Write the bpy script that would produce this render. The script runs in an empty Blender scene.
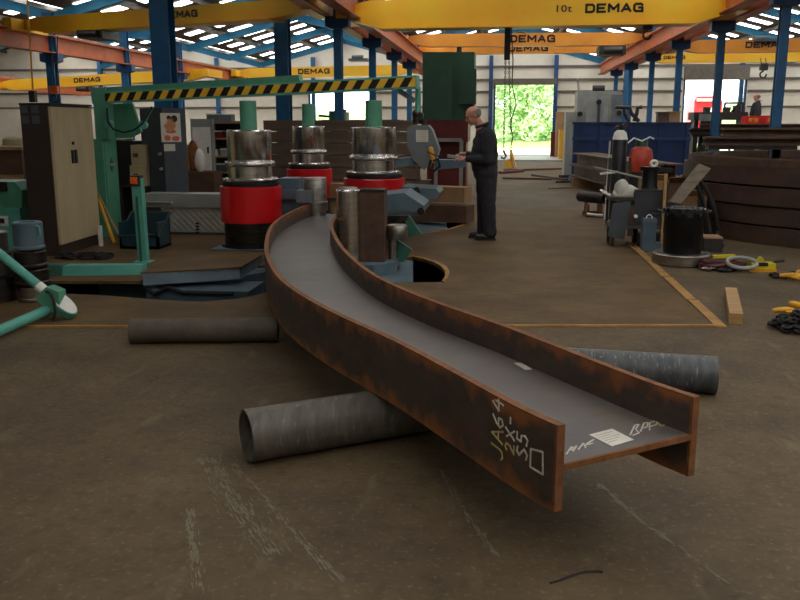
import bpy, bmesh, math, random
from mathutils import Vector, Matrix, noise
random.seed(7)
PI = math.pi
SC = bpy.context.scene
COL = SC.collection

# ------------------------------------------------------------------ camera
F, H = 850.0, 1.55
PITCH = math.atan(178 / F)
YAW = math.atan(104 / (F / math.cos(PITCH)))
cp, sp, cy_, sy_ = math.cos(PITCH), math.sin(PITCH), math.cos(YAW), math.sin(YAW)
FW = Vector((-sy_ * cp, cy_ * cp, -sp)); RT = Vector((cy_, sy_, 0)); UP = Vector((-sy_ * sp, cy_ * sp, cp))
cam = bpy.data.cameras.new('camera'); camo = bpy.data.objects.new('camera', cam); COL.objects.link(camo)
cam.sensor_width = 36; cam.lens = F / 800 * 36; cam.clip_end = 300; cam.clip_start = 0.05
camo.matrix_world = Matrix(((RT.x, UP.x, -FW.x, 0), (RT.y, UP.y, -FW.y, 0), (RT.z, UP.z, -FW.z, H), (0, 0, 0, 1)))
SC.camera = camo

def ray(x, y): return FW + RT * ((x - 400) / F) + UP * ((300 - y) / F)
def G(x, y, z=0.0):                     # surveyed point on a level plane
    r = ray(x, y); t = (z - H) / r.z
    return Vector((r.x * t, r.y * t, z))
def V(x, y, Y):                         # surveyed point at a known depth
    r = ray(x, y); t = Y / r.y
    return Vector((r.x * t, Y, H + r.z * t))
def R4(x0, y0, x1, y1, Y):              # survey rectangle -> X0, X1, Z0, Z1
    a = V(x0, (y0 + y1) / 2, Y); b = V(x1, (y0 + y1) / 2, Y); c = V((x0 + x1) / 2, y0, Y); d = V((x0 + x1) / 2, y1, Y)
    return a.x, b.x, max(d.z, 0.0), c.z

# ------------------------------------------------------------------ mesh builder
class MB:
    def __init__(s): s.b = bmesh.new()
    def poly(s, pts):
        try: return s.b.faces.new([s.b.verts.new(p) for p in pts])
        except ValueError: return None
    def hexa(s, p):                     # 8 corners: 4 bottom, 4 top
        v = [s.b.verts.new(q) for q in p]
        for f in ((3, 2, 1, 0), (4, 5, 6, 7), (0, 1, 5, 4), (1, 2, 6, 5), (2, 3, 7, 6), (3, 0, 4, 7)):
            s.b.faces.new([v[i] for i in f])
        return s
    def box(s, x0, x1, y0, y1, z0, z1):
        return s.hexa([(x0, y0, z0), (x1, y0, z0), (x1, y1, z0), (x0, y1, z0), (x0, y0, z1), (x1, y0, z1), (x1, y1, z1), (x0, y1, z1)])
    def obox(s, p0, p1, w, h, up=(0, 0, 1)):   # bar from p0 to p1, w wide, h high, centred
        p0, p1 = Vector(p0), Vector(p1); d = (p1 - p0).normalized(); u = Vector(up)
        if abs(d.dot(u)) > .98: u = Vector((0, 1, 0))
        r = d.cross(u).normalized(); u = r.cross(d).normalized(); r = r * (w / 2); u = u * (h / 2)
        return s.hexa([p0 - r - u, p0 + r - u, p1 + r - u, p1 - r - u, p0 - r + u, p0 + r + u, p1 + r + u, p1 - r + u])
    def prism(s, pts, vec):             # planar polygon extruded along vec
        a = [s.b.verts.new(p) for p in pts]; v = Vector(vec); c = [s.b.verts.new(Vector(p) + v) for p in pts]
        n = len(pts); s.b.faces.new(a[::-1]); s.b.faces.new(c)
        for i in range(n): s.b.faces.new([a[i], a[(i + 1) % n], c[(i + 1) % n], c[i]])
        return s
    def cyl(s, p0, p1, r, r2=None, seg=24, cap=True):
        p0, p1 = Vector(p0), Vector(p1); r2 = r if r2 is None else r2
        d = (p1 - p0).normalized(); a = Vector((0, 0, 1)) if abs(d.z) < .9 else Vector((1, 0, 0))
        e = d.cross(a).normalized(); f = d.cross(e)
        A = [s.b.verts.new(p0 + (e * math.cos(2 * PI * i / seg) + f * math.sin(2 * PI * i / seg)) * r) for i in range(seg)]
        B = [s.b.verts.new(p1 + (e * math.cos(2 * PI * i / seg) + f * math.sin(2 * PI * i / seg)) * r2) for i in range(seg)]
        for i in range(seg): s.b.faces.new([A[i], A[(i + 1) % seg], B[(i + 1) % seg], B[i]])
        if cap: s.b.faces.new(A[::-1]); s.b.faces.new(B)
        return s
    def lathe(s, prof, c=(0, 0, 0), seg=40, axis=None):   # prof (r, z); closed where r = 0
        c = Vector(c); M = Matrix.Identity(3) if axis is None else Vector((0, 0, 1)).rotation_difference(Vector(axis)).to_matrix()
        rows = []
        for r, z in prof:
            if r < 1e-6: rows.append([s.b.verts.new(c + M @ Vector((0, 0, z)))])
            else: rows.append([s.b.verts.new(c + M @ Vector((r * math.cos(2 * PI * i / seg), r * math.sin(2 * PI * i / seg), z))) for i in range(seg)])
        for A, B in zip(rows, rows[1:]):
            for i in range(seg):
                j = (i + 1) % seg
                if len(A) == 1 and len(B) == 1: break
                if len(A) == 1: s.b.faces.new([A[0], B[j], B[i]])
                elif len(B) == 1: s.b.faces.new([A[i], A[j], B[0]])
                else: s.b.faces.new([A[i], A[j], B[j], B[i]])
        return s
    def tube(s, pts, r, seg=8, closed=False, taper=None):
        pts = [Vector(p) for p in pts]; n = len(pts); rings = []; prev = None
        for i, p in enumerate(pts):
            a = pts[(i - 1) % n] if closed or i else p; b = pts[(i + 1) % n] if closed or i < n - 1 else p
            d = (b - a).normalized()
            if prev is None:
                u = Vector((0, 0, 1)) if abs(d.z) < .9 else Vector((1, 0, 0)); e = d.cross(u).normalized()
            else: e = (prev - d * prev.dot(d)).normalized()
            prev = e; f = d.cross(e); rr = r if taper is None else taper[i]
            rings.append([s.b.verts.new(p + (e * math.cos(2 * PI * k / seg) + f * math.sin(2 * PI * k / seg)) * rr) for k in range(seg)])
        m = n if closed else n - 1
        for i in range(m):
            A, B = rings[i], rings[(i + 1) % n]
            for k in range(seg): s.b.faces.new([A[k], A[(k + 1) % seg], B[(k + 1) % seg], B[k]])
        if not closed: s.b.faces.new(rings[0][::-1]); s.b.faces.new(rings[-1])
        return s
    def ball(s, c, r, seg=20, rows=12, M=None):     # ellipsoid; r may be a triple
        c = Vector(c); r = Vector((r, r, r)) if not hasattr(r, '__len__') else Vector(r)
        ring = []
        for k in range(rows + 1):
            ph = PI * k / rows - PI / 2
            n = 1 if k in (0, rows) else seg
            row = []
            for i in range(n):
                th = 2 * PI * i / seg
                q = Vector((math.cos(ph) * math.cos(th) * r.x, math.cos(ph) * math.sin(th) * r.y, math.sin(ph) * r.z))
                if M is not None: q = M @ q
                row.append(s.b.verts.new(c + q))
            ring.append(row)
        for A, B in zip(ring, ring[1:]):
            for i in range(seg):
                j = (i + 1) % seg
                if len(A) == 1: s.b.faces.new([A[0], B[j], B[i]])
                elif len(B) == 1: s.b.faces.new([A[i], A[j], B[0]])
                else: s.b.faces.new([A[i], A[j], B[j], B[i]])
        return s
    def capsule(s, p0, p1, r0, r1, seg=14):
        s.cyl(p0, p1, r0, r1, seg); s.ball(p0, r0, seg, 8); s.ball(p1, r1, seg, 8); return s
    def pipe(s, p0, p1, r, t, seg=40):  # hollow pipe
        p0, p1 = Vector(p0), Vector(p1); d = p1 - p0; L = d.length
        return s.lathe([(r - t, 0), (r, 0), (r, L), (r - t, L), (r - t, 0)], p0, seg, d.normalized())
    def hbeam(s, p0, p1, w, h, tf=.015, tw=.01, turn=False):  # I section, w across, h high; turn lays the web flat
        p0, p1 = Vector(p0), Vector(p1); d = (p1 - p0).normalized(); r = d.cross(Vector((0, 0, 1)) if abs(d.z) < .95 else Vector((0, 1, 0))).normalized(); u = r.cross(d)
        if turn: r, u = u, r
        for sg in (-1, 1):
            o = u * (sg * (h - tf) / 2); s.obox(p0 + o, p1 + o, w, tf, u)
        s.obox(p0, p1, tw, h - 2 * tf, u)
        return s
    def bevel(s, w, seg=2, ang=35):
        es = [e for e in s.b.edges if len(e.link_faces) == 2 and e.calc_face_angle(0) > math.radians(ang)]
        if es: bmesh.ops.bevel(s.b, geom=es, offset=w, segments=seg, profile=.6, affect='EDGES', clamp_overlap=True)
        return s

def finish(name, mb, mat, origin=(0, 0, 0), smooth=True, ang=38):
    me = bpy.data.meshes.new(name)
    bmesh.ops.remove_doubles(mb.b, verts=mb.b.verts, dist=1e-6) if False else None
    bmesh.ops.recalc_face_normals(mb.b, faces=mb.b.faces)
    o = Vector(origin)
    if o.length: bmesh.ops.translate(mb.b, verts=mb.b.verts, vec=-o)
    if smooth:
        for f in mb.b.faces: f.smooth = True
        for e in mb.b.edges:
            if len(e.link_faces) == 2 and e.calc_face_angle(0) > math.radians(ang): e.smooth = False
    mb.b.to_mesh(me); mb.b.free()
    ob = bpy.data.objects.new(name, me); COL.objects.link(ob)
    for m in (mat if isinstance(mat, (list, tuple)) else [mat]): me.materials.append(m)
    return ob

WORLD = {}
def tag(o, label, cat, group=None, kind=None):
    if label: o['label'] = label
    if cat: o['category'] = cat
    if group: o['group'] = group
    if kind: o['kind'] = kind
    return o
def thing(name, label, cat, loc, group=None):
    o = bpy.data.objects.new(name, None); COL.objects.link(o); o.empty_display_size = .1
    o.location = loc; WORLD[o.name] = Vector(loc)
    return tag(o, label, cat, group)
def part(name, mb, mat, parent, label=None, **k):
    org = WORLD[parent.name]
    o = finish(name, mb, mat, org, **k); o.parent = parent; WORLD[o.name] = org
    if label: o['label'] = label
    return o
def solo(name, mb, mat, label, cat, group=None, **k):
    vs = [v.co for v in mb.b.verts]
    org = Vector((sum(v.x for v in vs) / len(vs), sum(v.y for v in vs) / len(vs), min(v.z for v in vs)))
    o = finish(name, mb, mat, org, **k); o.location = org; WORLD[o.name] = org
    return tag(o, label, cat, group)
def struct(name, mb, mat, **k):
    o = finish(name, mb, mat, (0, 0, 0), **k); o['kind'] = 'structure'; return o
def dup(root, loc, rz=None, label=None, group=None, scale=None):
    r = root.copy(); COL.objects.link(r); r.location = loc
    if rz is not None: r.rotation_euler = (0, 0, rz)
    if scale: r.scale = scale
    if label: r['label'] = label
    if group: r['group'] = group
    def kids(a, b):
        for ch in [c for c in a.children]:
            c = ch.copy(); COL.objects.link(c); c.parent = b; kids(ch, c)
    kids(root, r)
    WORLD[r.name] = Vector(loc)
    return r
def textmb(s, size, bold=.0, wide=1.0, depth=.004):
    cu = bpy.data.curves.new('t', 'FONT'); cu.body = s; cu.size = size; cu.offset = bold; cu.extrude = depth / 2
    cu.align_x = 'CENTER'; cu.align_y = 'CENTER'; cu.resolution_u = 3; cu.space_character = 1.08
    o = bpy.data.objects.new('t', cu); COL.objects.link(o); bpy.context.view_layer.update()
    me = bpy.data.meshes.new_from_object(o.evaluated_get(bpy.context.evaluated_depsgraph_get()))
    bpy.data.objects.remove(o); mb = MB(); mb.b.from_mesh(me); bpy.data.meshes.remove(me)
    for v in mb.b.verts: v.co.x *= wide
    return mb
def place(mb, M):
    bmesh.ops.transform(mb.b, matrix=M, verts=mb.b.verts); return mb
def basis(o, ex, ey):                   # local x,y -> ex,ey at o
    ex, ey = Vector(ex).normalized(), Vector(ey).normalized(); ez = ex.cross(ey).normalized()
    return Matrix(((ex.x, ey.x, ez.x, o[0]), (ex.y, ey.y, ez.y, o[1]), (ex.z, ey.z, ez.z, o[2]), (0, 0, 0, 1)))

# ------------------------------------------------------------------ materials
ALB = 1.6
def lin(h, k=ALB):
    c = []
    for i in (0, 2, 4):
        v = int(h[i:i + 2], 16) / 255; v = v / 12.92 if v <= .04045 else ((v + .055) / 1.055) ** 2.4
        c.append(min(.88, v * k))
    return (*c, 1)
def mat(name, c1, c2=None, rough=.6, metal=0, scale=6, detail=5, mix=(.35, .65), bump=0, stretch=None, k=ALB, spec=None, coat=0, bscale=None):
    m = bpy.data.materials.new(name); m.use_nodes = True; n = m.node_tree.nodes; l = m.node_tree.links
    b = n['Principled BSDF']; b.inputs['Roughness'].default_value = rough; b.inputs['Metallic'].default_value = metal
    if spec is not None: b.inputs['Specular IOR Level'].default_value = spec
    if coat: b.inputs['Coat Weight'].default_value = coat
    if c2 is None: c2 = c1
    tc = n.new('ShaderNodeTexCoord'); mp = n.new('ShaderNodeMapping'); l.new(tc.outputs['Object'], mp.inputs[0])
    if stretch: mp.inputs['Scale'].default_value = stretch
    nz = n.new('ShaderNodeTexNoise'); nz.inputs['Scale'].default_value = scale; nz.inputs['Detail'].default_value = detail; nz.inputs['Roughness'].default_value = .62
    l.new(mp.outputs[0], nz.inputs['Vector'])
    cr = n.new('ShaderNodeValToRGB'); e = cr.color_ramp.elements
    e[0].position, e[1].position = mix; e[0].color = lin(c1, k); e[1].color = lin(c2, k)
    l.new(nz.outputs['Fac'], cr.inputs[0]); l.new(cr.outputs[0], b.inputs['Base Color'])
    if bump:
        bp = n.new('ShaderNodeBump'); bp.inputs['Strength'].default_value = bump; bp.inputs['Distance'].default_value = .02
        src = nz
        if bscale:
            src = n.new('ShaderNodeTexNoise'); src.inputs['Scale'].default_value = bscale; src.inputs['Detail'].default_value = 6; l.new(mp.outputs[0], src.inputs['Vector'])
        l.new(src.outputs['Fac'], bp.inputs['Height']); l.new(bp.outputs[0], b.inputs['Normal'])
    m['n'] = 1
    return m
def emis(name, c, s):
    m = bpy.data.materials.new(name); m.use_nodes = True; n = m.node_tree.nodes; l = m.node_tree.links
    n.remove(n['Principled BSDF']); e = n.new('ShaderNodeEmission'); e.inputs[0].default_value = (*c, 1); e.inputs[1].default_value = s
    l.new(e.outputs[0], n['Material Output'].inputs[0]); return m
M = {}
def add_ramp_layer(m, mask_fn, color):  # mixes a second colour over the base by a mask socket built in mask_fn
    n = m.node_tree.nodes; l = m.node_tree.links; b = n['Principled BSDF']
    src = b.inputs['Base Color'].links[0].from_socket
    mx = n.new('ShaderNodeMix'); mx.data_type = 'RGBA'
    l.new(src, mx.inputs[6]); mx.inputs[7].default_value = color
    l.new(mask_fn(n, l), mx.inputs[0]); l.new(mx.outputs[2], b.inputs['Base Color'])
def noise_mask(scale, lo, hi, stretch=(1, 1, 1), amt=1.0, detail=4):
    def f(n, l):
        tc = n.new('ShaderNodeTexCoord'); mp = n.new('ShaderNodeMapping'); mp.inputs['Scale'].default_value = stretch; l.new(tc.outputs['Object'], mp.inputs[0])
        z = n.new('ShaderNodeTexNoise'); z.inputs['Scale'].default_value = scale; z.inputs['Detail'].default_value = detail; l.new(mp.outputs[0], z.inputs['Vector'])
        r = n.new('ShaderNodeMapRange'); r.inputs['From Min'].default_value = lo; r.inputs['From Max'].default_value = hi; r.inputs['To Max'].default_value = amt
        l.new(z.outputs['Fac'], r.inputs['Value']); return r.outputs[0]
    return f

M['concrete'] = mat('concrete', '3e3326', '554733', rough=.68, scale=1.1, detail=9, bump=.08, bscale=30, spec=.22)
add_ramp_layer(M['concrete'], noise_mask(.55, .5, .72, (1, .7, 1), .6, 6), lin('302a1e'))
add_ramp_layer(M['concrete'], noise_mask(14, .5, .72, (1, 1, 1), .4, 10), lin('28221a'))
add_ramp_layer(M['concrete'], noise_mask(38, .56, .75, (1, 1, 1), .5, 8), lin('6d624c'))
add_ramp_layer(M['concrete'], noise_mask(5, .6, .8, (1.6, .5, 1), .35, 8), lin('756b52'))
M['plate'] = mat('floor_plate_steel', '413320', '57442a', rough=.66, scale=1.6, detail=8, bump=.05, bscale=22, spec=.22)
add_ramp_layer(M['plate'], noise_mask(.8, .52, .75, (1, 1.6, 1), .5, 6), lin('382b1c'))
add_ramp_layer(M['plate'], noise_mask(9, .52, .74, (.5, 2.2, 1), .45, 10), lin('2c2116'))
add_ramp_layer(M['plate'], noise_mask(22, .58, .76, (.6, 1.6, 1), .4, 8), lin('6c5839'))
M['trim'] = mat('rust_trim', '73522a', '8f6a35', rough=.7, scale=5)
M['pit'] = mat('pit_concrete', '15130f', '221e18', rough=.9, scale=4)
M['wall'] = mat('cream_cladding', '9d978a', 'aaa496', rough=.75, scale=.7, k=1.9)
M['girt'] = mat('girt', '4a443c', '575046', rough=.7)
M['roof'] = mat('roof_sheet', '2c2723', '403a34', rough=.8, scale=1.5)
M['purlin'] = mat('purlin', '4a4640', '5c5850', rough=.6)
M['blue'] = mat('blue_paint', '0b3a5c', '0e4a70', rough=.45, scale=3)
M['truss'] = mat('truss_blue', '14648c', '1877a0', rough=.5, scale=3)
M['darkblue'] = mat('dark_blue_paint', '0b2b4c', '0e3660', rough=.45, scale=3)
M['yellow'] = mat('crane_yellow', 'cf8d14', 'dc9d1e', rough=.4, scale=1.2, k=1.55)
M['orangeyellow'] = mat('crane_orange', 'b06c17', 'c27d1c', rough=.45, scale=1.2, k=1.3)
M['rail'] = mat('rail_orange', '8d4524', 'a2532c', rough=.5, scale=2.5)
M['railtop'] = mat('rail_head', '6d5144', '8a6d5e', rough=.4, scale=4)
M['black'] = mat('black_paint', '0c0b0b', '161414', rough=.5)
M['dark'] = mat('dark_metal', '191715', '26221e', rough=.5, scale=8)
M['rubber'] = mat('rubber', '0b0b0b', '151413', rough=.75)
M['green'] = mat('machine_green', '3d7059', '498068', rough=.42, scale=3)
M['teal'] = mat('teal_paint', '427f71', '509182', rough=.45, scale=3)
M['dkgreen'] = mat('press_green', '1d4437', '255041', rough=.45, scale=2)
M['bluegrey'] = mat('machine_blue_grey', '3b4b54', '4b5b64', rough=.45, scale=4)
add_ramp_layer(M['bluegrey'], noise_mask(7, .55, .8, (1, 1, 1), .5), lin('4a4236'))
M['grey'] = mat('grey_paint', '4e5254', '5d6163', rough=.5, scale=3)
M['dkgrey'] = mat('dark_grey_paint', '30353a', '3a4045', rough=.5, scale=3)
M['ltgrey'] = mat('pale_grey_paint', '6d6f6b', '7c7e78', rough=.5, scale=3)
M['cream'] = mat('cabinet_cream', '8d8063', '9b8d6e', rough=.5, scale=1.5, stretch=(3, 3, .6))
M['brownblack'] = mat('cabinet_brown', '231a16', '2c211b', rough=.5, scale=3)
M['steel'] = mat('machined_steel', 'a9a7a3', 'bdbab6', rough=.23, metal=1, scale=3, stretch=(1, 1, 14), k=1.5)
M['steeldull'] = mat('dull_steel', '7a7671', '96918a', rough=.36, metal=1, scale=5, stretch=(1, 1, 6), k=1.4)
M['darksteel'] = mat('oiled_steel', '312d2b', '4d4743', rough=.33, metal=.9, scale=4, stretch=(1, 1, 8), k=1.3)
M['red'] = mat('red_gloss', 'a50c12', 'b31218', rough=.3, scale=2, coat=.3)
M['dkred'] = mat('dark_red', '4d0f10', '5b1415', rough=.45, scale=3)
M['rust'] = mat('rust', '5a3418', '75451f', rough=.75, scale=14, detail=8, bump=.15)
M['rustdark'] = mat('mill_rust', '33241b', '4a3222', rough=.65, scale=7, detail=8, bump=.1)
M['beambrown'] = mat('stock_steel', '3b2a1f', '533b29', rough=.65, scale=3, detail=7, stretch=(1, 1, 2))
M['beamdark'] = mat('curved_stock', '2c1e17', '3d2a20', rough=.6, scale=3, detail=7)
M['wood'] = mat('timber', '7b5f3c', '94744b', rough=.7, scale=3, stretch=(1, 9, 9))
M['card'] = mat('cardboard', '745a3d', '86694a', rough=.8, scale=3)
M['paper'] = mat('paper', 'b8b2a6', 'c6c0b2', rough=.7, k=1.3)
M['ink'] = mat('print_ink', '8a857b', rough=.7)
M['chalk'] = mat('chalk', 'a8a494', 'c9c5b5', rough=.9, scale=60, k=1.3)
M['chalky'] = mat('yellow_chalk', 'a3925a', 'b7a66a', rough=.9, scale=60, k=1.3)
M['hazard'] = mat('hazard_yellow', 'd09420', 'dba02c', rough=.5, k=1.6)
M['hookyellow'] = mat('hook_yellow', 'b5820e', 'c99216', rough=.45, k=1.3)
M['brightyellow'] = mat('bright_yellow', 'a89c14', 'bdb01e', rough=.5, k=1.3)
M['binblue'] = mat('bin_blue', '0a2244', '0d2b56', rough=.5, scale=2)
M['orange'] = mat('orange_paint', 'b04a10', 'c45a18', rough=.5)
M['propane'] = mat('propane_red', '8c2f20', '9d3a28', rough=.45)
M['drum'] = mat('black_drum', '08080a', '0e0d10', rough=.35, spec=.3)
M['skin'] = mat('skin', '9c6a55', 'a87460', rough=.5, k=1.4, scale=12)
M['overall'] = mat('overall_cloth', '17161a', '212026', rough=.85, scale=9, bump=.1)
M['hair'] = mat('grey_hair', '5a544d', '6a645c', rough=.7, scale=30)
M['boot'] = mat('boot', '14110f', '1e1915', rough=.45)
M['leaf'] = mat('leaf', '7d9c62', 'a6c08a', rough=.6, scale=1.3, k=1.5)
M['leafpale'] = mat('leaf_pale', 'a5b890', 'c6d4b2', rough=.6, scale=1.3, k=1.6)  # paler copy of leaf, with overexposed daylight put into its colour
M['bark'] = mat('bark', '5c5040', '75684f', rough=.85, scale=6)
M['yard'] = mat('yard_ground', 'a39a80', 'b8b09a', rough=.9, scale=.6, k=1.2)
M['grass'] = mat('verge_grass', '6d8a48', '86a45c', rough=.9, scale=2, k=1.2)
M['truck'] = mat('truck_red', 'a8141c', 'b81c24', rough=.35)
M['glassdk'] = mat('cab_glass', '1d2428', rough=.1)
M['toolblue'] = mat('crate_blue', '0c232b', '122c34', rough=.5)
M['white'] = mat('white_plastic', 'b4b2aa', 'c2c0b8', rough=.5)

# rust near the edges of rolled flanges, dark mill scale in between (object space height 0 .. .31)
def flange_mat():
    m = mat('bent_beam_flange', '2d2521', '42352c', rough=.55, scale=4, detail=8, stretch=(1, 1, 2.5), bump=.06, bscale=40)
    def mask(n, l):
        tc = n.new('ShaderNodeTexCoord'); sx = n.new('ShaderNodeSeparateXYZ'); l.new(tc.outputs['Object'], sx.inputs[0])
        a = n.new('ShaderNodeMath'); a.operation = 'SUBTRACT'; a.inputs[1].default_value = .155; l.new(sx.outputs[2], a.inputs[0])
        b = n.new('ShaderNodeMath'); b.operation = 'ABSOLUTE'; l.new(a.outputs[0], b.inputs[0])
        z = n.new('ShaderNodeTexNoise'); z.inputs['Scale'].default_value = 9; z.inputs['Detail'].default_value = 8; l.new(tc.outputs['Object'], z.inputs['Vector'])
        c = n.new('ShaderNodeMath'); c.operation = 'MULTIPLY_ADD'; c.inputs[1].default_value = .26; c.inputs[2].default_value = -.13; l.new(z.outputs['Fac'], c.inputs[0])
        d = n.new('ShaderNodeMath'); d.operation = 'ADD'; l.new(b.outputs[0], d.inputs[0]); l.new(c.outputs[0], d.inputs[1])
        r = n.new('ShaderNodeMapRange'); r.inputs['From Min'].default_value = .095; r.inputs['From Max'].default_value = .165; r.inputs['To Max'].default_value = .95
        l.new(d.outputs[0], r.inputs['Value']); return r.outputs[0]
    add_ramp_layer(m, mask, lin('7a4922'))
    add_ramp_layer(m, noise_mask(6, .56, .74, (1, 1, 1), .6, 8), lin('5e3a1e'))
    return m
M['flange'] = flange_mat()
M['web'] = mat('bent_beam_web', '44403e', '544d49', rough=.42, scale=2.2, detail=7, bump=.03, bscale=30, spec=.5)
add_ramp_layer(M['web'], noise_mask(4, .55, .8, (1, 1, 1), .45, 8), lin('55402e'))
M['beamend'] = mat('sawn_rust_edge', '56331a', '6e4522', rough=.75, scale=20, detail=7, bump=.15)
M['pipe'] = mat('pipe_grey', '3d3932', '524c42', rough=.5, scale=9, detail=9, bump=.15, bscale=45, stretch=(2.5, .6, .6))
add_ramp_layer(M['pipe'], noise_mask(7, .5, .7, (3, .5, .5), .6, 9), lin('2e2b27'))
add_ramp_layer(M['pipe'], noise_mask(16, .6, .74, (3, .8, .8), .6, 9), lin('6f6a5d'))
M['pipedark'] = mat('pipe_brown', '37322a', '4b4336', rough=.6, scale=6, detail=8, bump=.12, bscale=25)
M['pipeblue'] = mat('pipe_blue_grey', '2b2e32', '434444', rough=.38, scale=9, detail=9, bump=.15, bscale=45, stretch=(2.5, .6, .6))
add_ramp_layer(M['pipeblue'], noise_mask(20, .6, .74, (3, .8, .8), .7, 9), lin('85857e'))
# chequer plate
def chequer():
    m = mat('chequer_plate', '84847d', '93938b', rough=.4, metal=.3, scale=3)
    n = m.node_tree.nodes; l = m.node_tree.links; tc = n.new('ShaderNodeTexCoord'); mp = n.new('ShaderNodeMapping'); mp.inputs['Rotation'].default_value = (0, PI / 4, 0); mp.inputs['Scale'].default_value = (15, 15, 15)
    l.new(tc.outputs['Object'], mp.inputs[0]); ck = n.new('ShaderNodeTexVoronoi'); ck.inputs['Scale'].default_value = 1; ck.inputs['Randomness'].default_value = 0
    l.new(mp.outputs[0], ck.inputs['Vector']); bp = n.new('ShaderNodeBump'); bp.inputs['Strength'].default_value = .9; bp.inputs['Distance'].default_value = .02; bp.invert = True
    l.new(ck.outputs['Distance'], bp.inputs['Height']); l.new(bp.outputs[0], n['Principled BSDF'].inputs['Normal']); return m
M['chequer'] = chequer()
M['sky'] = emis('rooflight_sheet', (1, .98, .95), 6.0)
# ================================================================== SETTING
def flat(name, loops, z, mt, thick=0.0):
    cu = bpy.data.curves.new(name, 'CURVE'); cu.dimensions = '2D'; cu.fill_mode = 'BOTH'
    for lp in loops:
        sp_ = cu.splines.new('POLY'); sp_.points.add(len(lp) - 1); sp_.use_cyclic_u = True
        for p, q in zip(sp_.points, lp): p.co = (q[0], q[1], 0, 1)
    o = bpy.data.objects.new('t', cu); COL.objects.link(o); bpy.context.view_layer.update()
    me = bpy.data.meshes.new_from_object(o.evaluated_get(bpy.context.evaluated_depsgraph_get())); bpy.data.objects.remove(o)
    mb = MB(); mb.b.from_mesh(me); bpy.data.meshes.remove(me)
    bmesh.ops.remove_doubles(mb.b, verts=mb.b.verts, dist=1e-4)
    keep = [f for f in mb.b.faces if f.normal.z > 0]
    if len(keep) < len(mb.b.faces): bmesh.ops.delete(mb.b, geom=[f for f in mb.b.faces if f.normal.z <= 0], context='FACES') if keep else None
    bmesh.ops.translate(mb.b, verts=mb.b.verts, vec=(0, 0, z))
    if thick:
        r = bmesh.ops.extrude_face_region(mb.b, geom=list(mb.b.faces))
        bmesh.ops.translate(mb.b, verts=[v for v in r['geom'] if isinstance(v, bmesh.types.BMVert)], vec=(0, 0, -thick))
    return struct(name, mb, mt, smooth=False)
def xy(pts): return [(G(*p).x, G(*p).y) for p in pts]
def front(x): return 6.637 + (x - 1.734) * .1257
plate_loop = [(-10.5, front(-10.5)), (1.73, front(1.73)), (1.72, 16), (-10.5, 16)]
holeA = xy([(-20, 291), (40, 292.5), (100, 295), (150, 299), (180, 301), (205, 301.5), (235, 299), (262, 294), (290, 286), (320, 275), (332, 262), (320, 262), (290, 266), (262, 266), (160, 270), (140, 281), (-20, 281)])
holeB = xy([(350, 256), (395, 257), (412, 257), (424, 259.5), (434, 263), (441, 267), (445, 272), (445, 277), (442, 282), (415, 282.5), (352, 283)])
holeC = xy([(385, 226), (400, 222), (425, 219), (448, 218.5), (460, 219.5), (466, 222), (462, 225), (450, 229), (430, 232.5), (408, 236), (385, 238)])
flat('floor', [[(-27.4, -8), (20.4, -8), (20.4, 41.8), (-27.4, 41.8)], plate_loop], 0, M['concrete'])
flat('floor_plate', [plate_loop, holeA, holeB, holeC], 0.0, M['plate'], .03)
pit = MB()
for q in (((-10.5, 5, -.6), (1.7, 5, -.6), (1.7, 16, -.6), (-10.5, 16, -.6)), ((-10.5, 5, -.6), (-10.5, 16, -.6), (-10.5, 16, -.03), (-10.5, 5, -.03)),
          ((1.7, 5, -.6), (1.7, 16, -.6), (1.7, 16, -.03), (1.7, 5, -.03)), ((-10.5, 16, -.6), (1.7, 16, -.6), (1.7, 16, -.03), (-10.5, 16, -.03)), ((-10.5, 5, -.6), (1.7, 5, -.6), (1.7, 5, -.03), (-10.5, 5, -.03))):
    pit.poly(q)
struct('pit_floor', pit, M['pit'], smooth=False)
# rusty angle trims round the plate (three lengths on the right edge, one along the front) and round the pit mouths
def strip(a, b, w, h=.012): return MB().obox((a[0], a[1], h / 2 - .001), (b[0], b[1], h / 2 - .001), w, h)
k = 1
for a, b in (((1.70, 6.62), (1.70, 7.62)), ((1.69, 7.66), (1.69, 8.75)), ((1.68, 8.79), (1.68, 11.2))):
    struct('trim_%d' % k, strip(a, b, .085), M['trim']); k += 1
struct('trim_%d' % k, strip((-10.5, front(-10.5) + .02), (-1.3, front(-1.3) + .02), .035, .016), M['trim']); k += 1
struct('trim_%d' % k, strip((-.6, front(-.6) + .02), (1.72, front(1.72) + .02), .035, .016), M['trim']); k += 1
for pts in (holeB[2:9], holeC[3:9]):
    mb = MB(); c = Vector((sum(p[0] for p in pts) / len(pts) - .25, sum(p[1] for p in pts) / len(pts)))
    for a, b in zip(pts, pts[1:]):
        na = Vector(a) + (Vector(a) - c).normalized() * .06; nb = Vector(b) + (Vector(b) - c).normalized() * .06
        mb.prism([(a[0], a[1], -.03), (b[0], b[1], -.03), (nb.x, nb.y, -.03), (na.x, na.y, -.03)], (0, 0, .042))
    struct('trim_%d' % k, mb, M['trim'], smooth=False); k += 1

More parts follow.
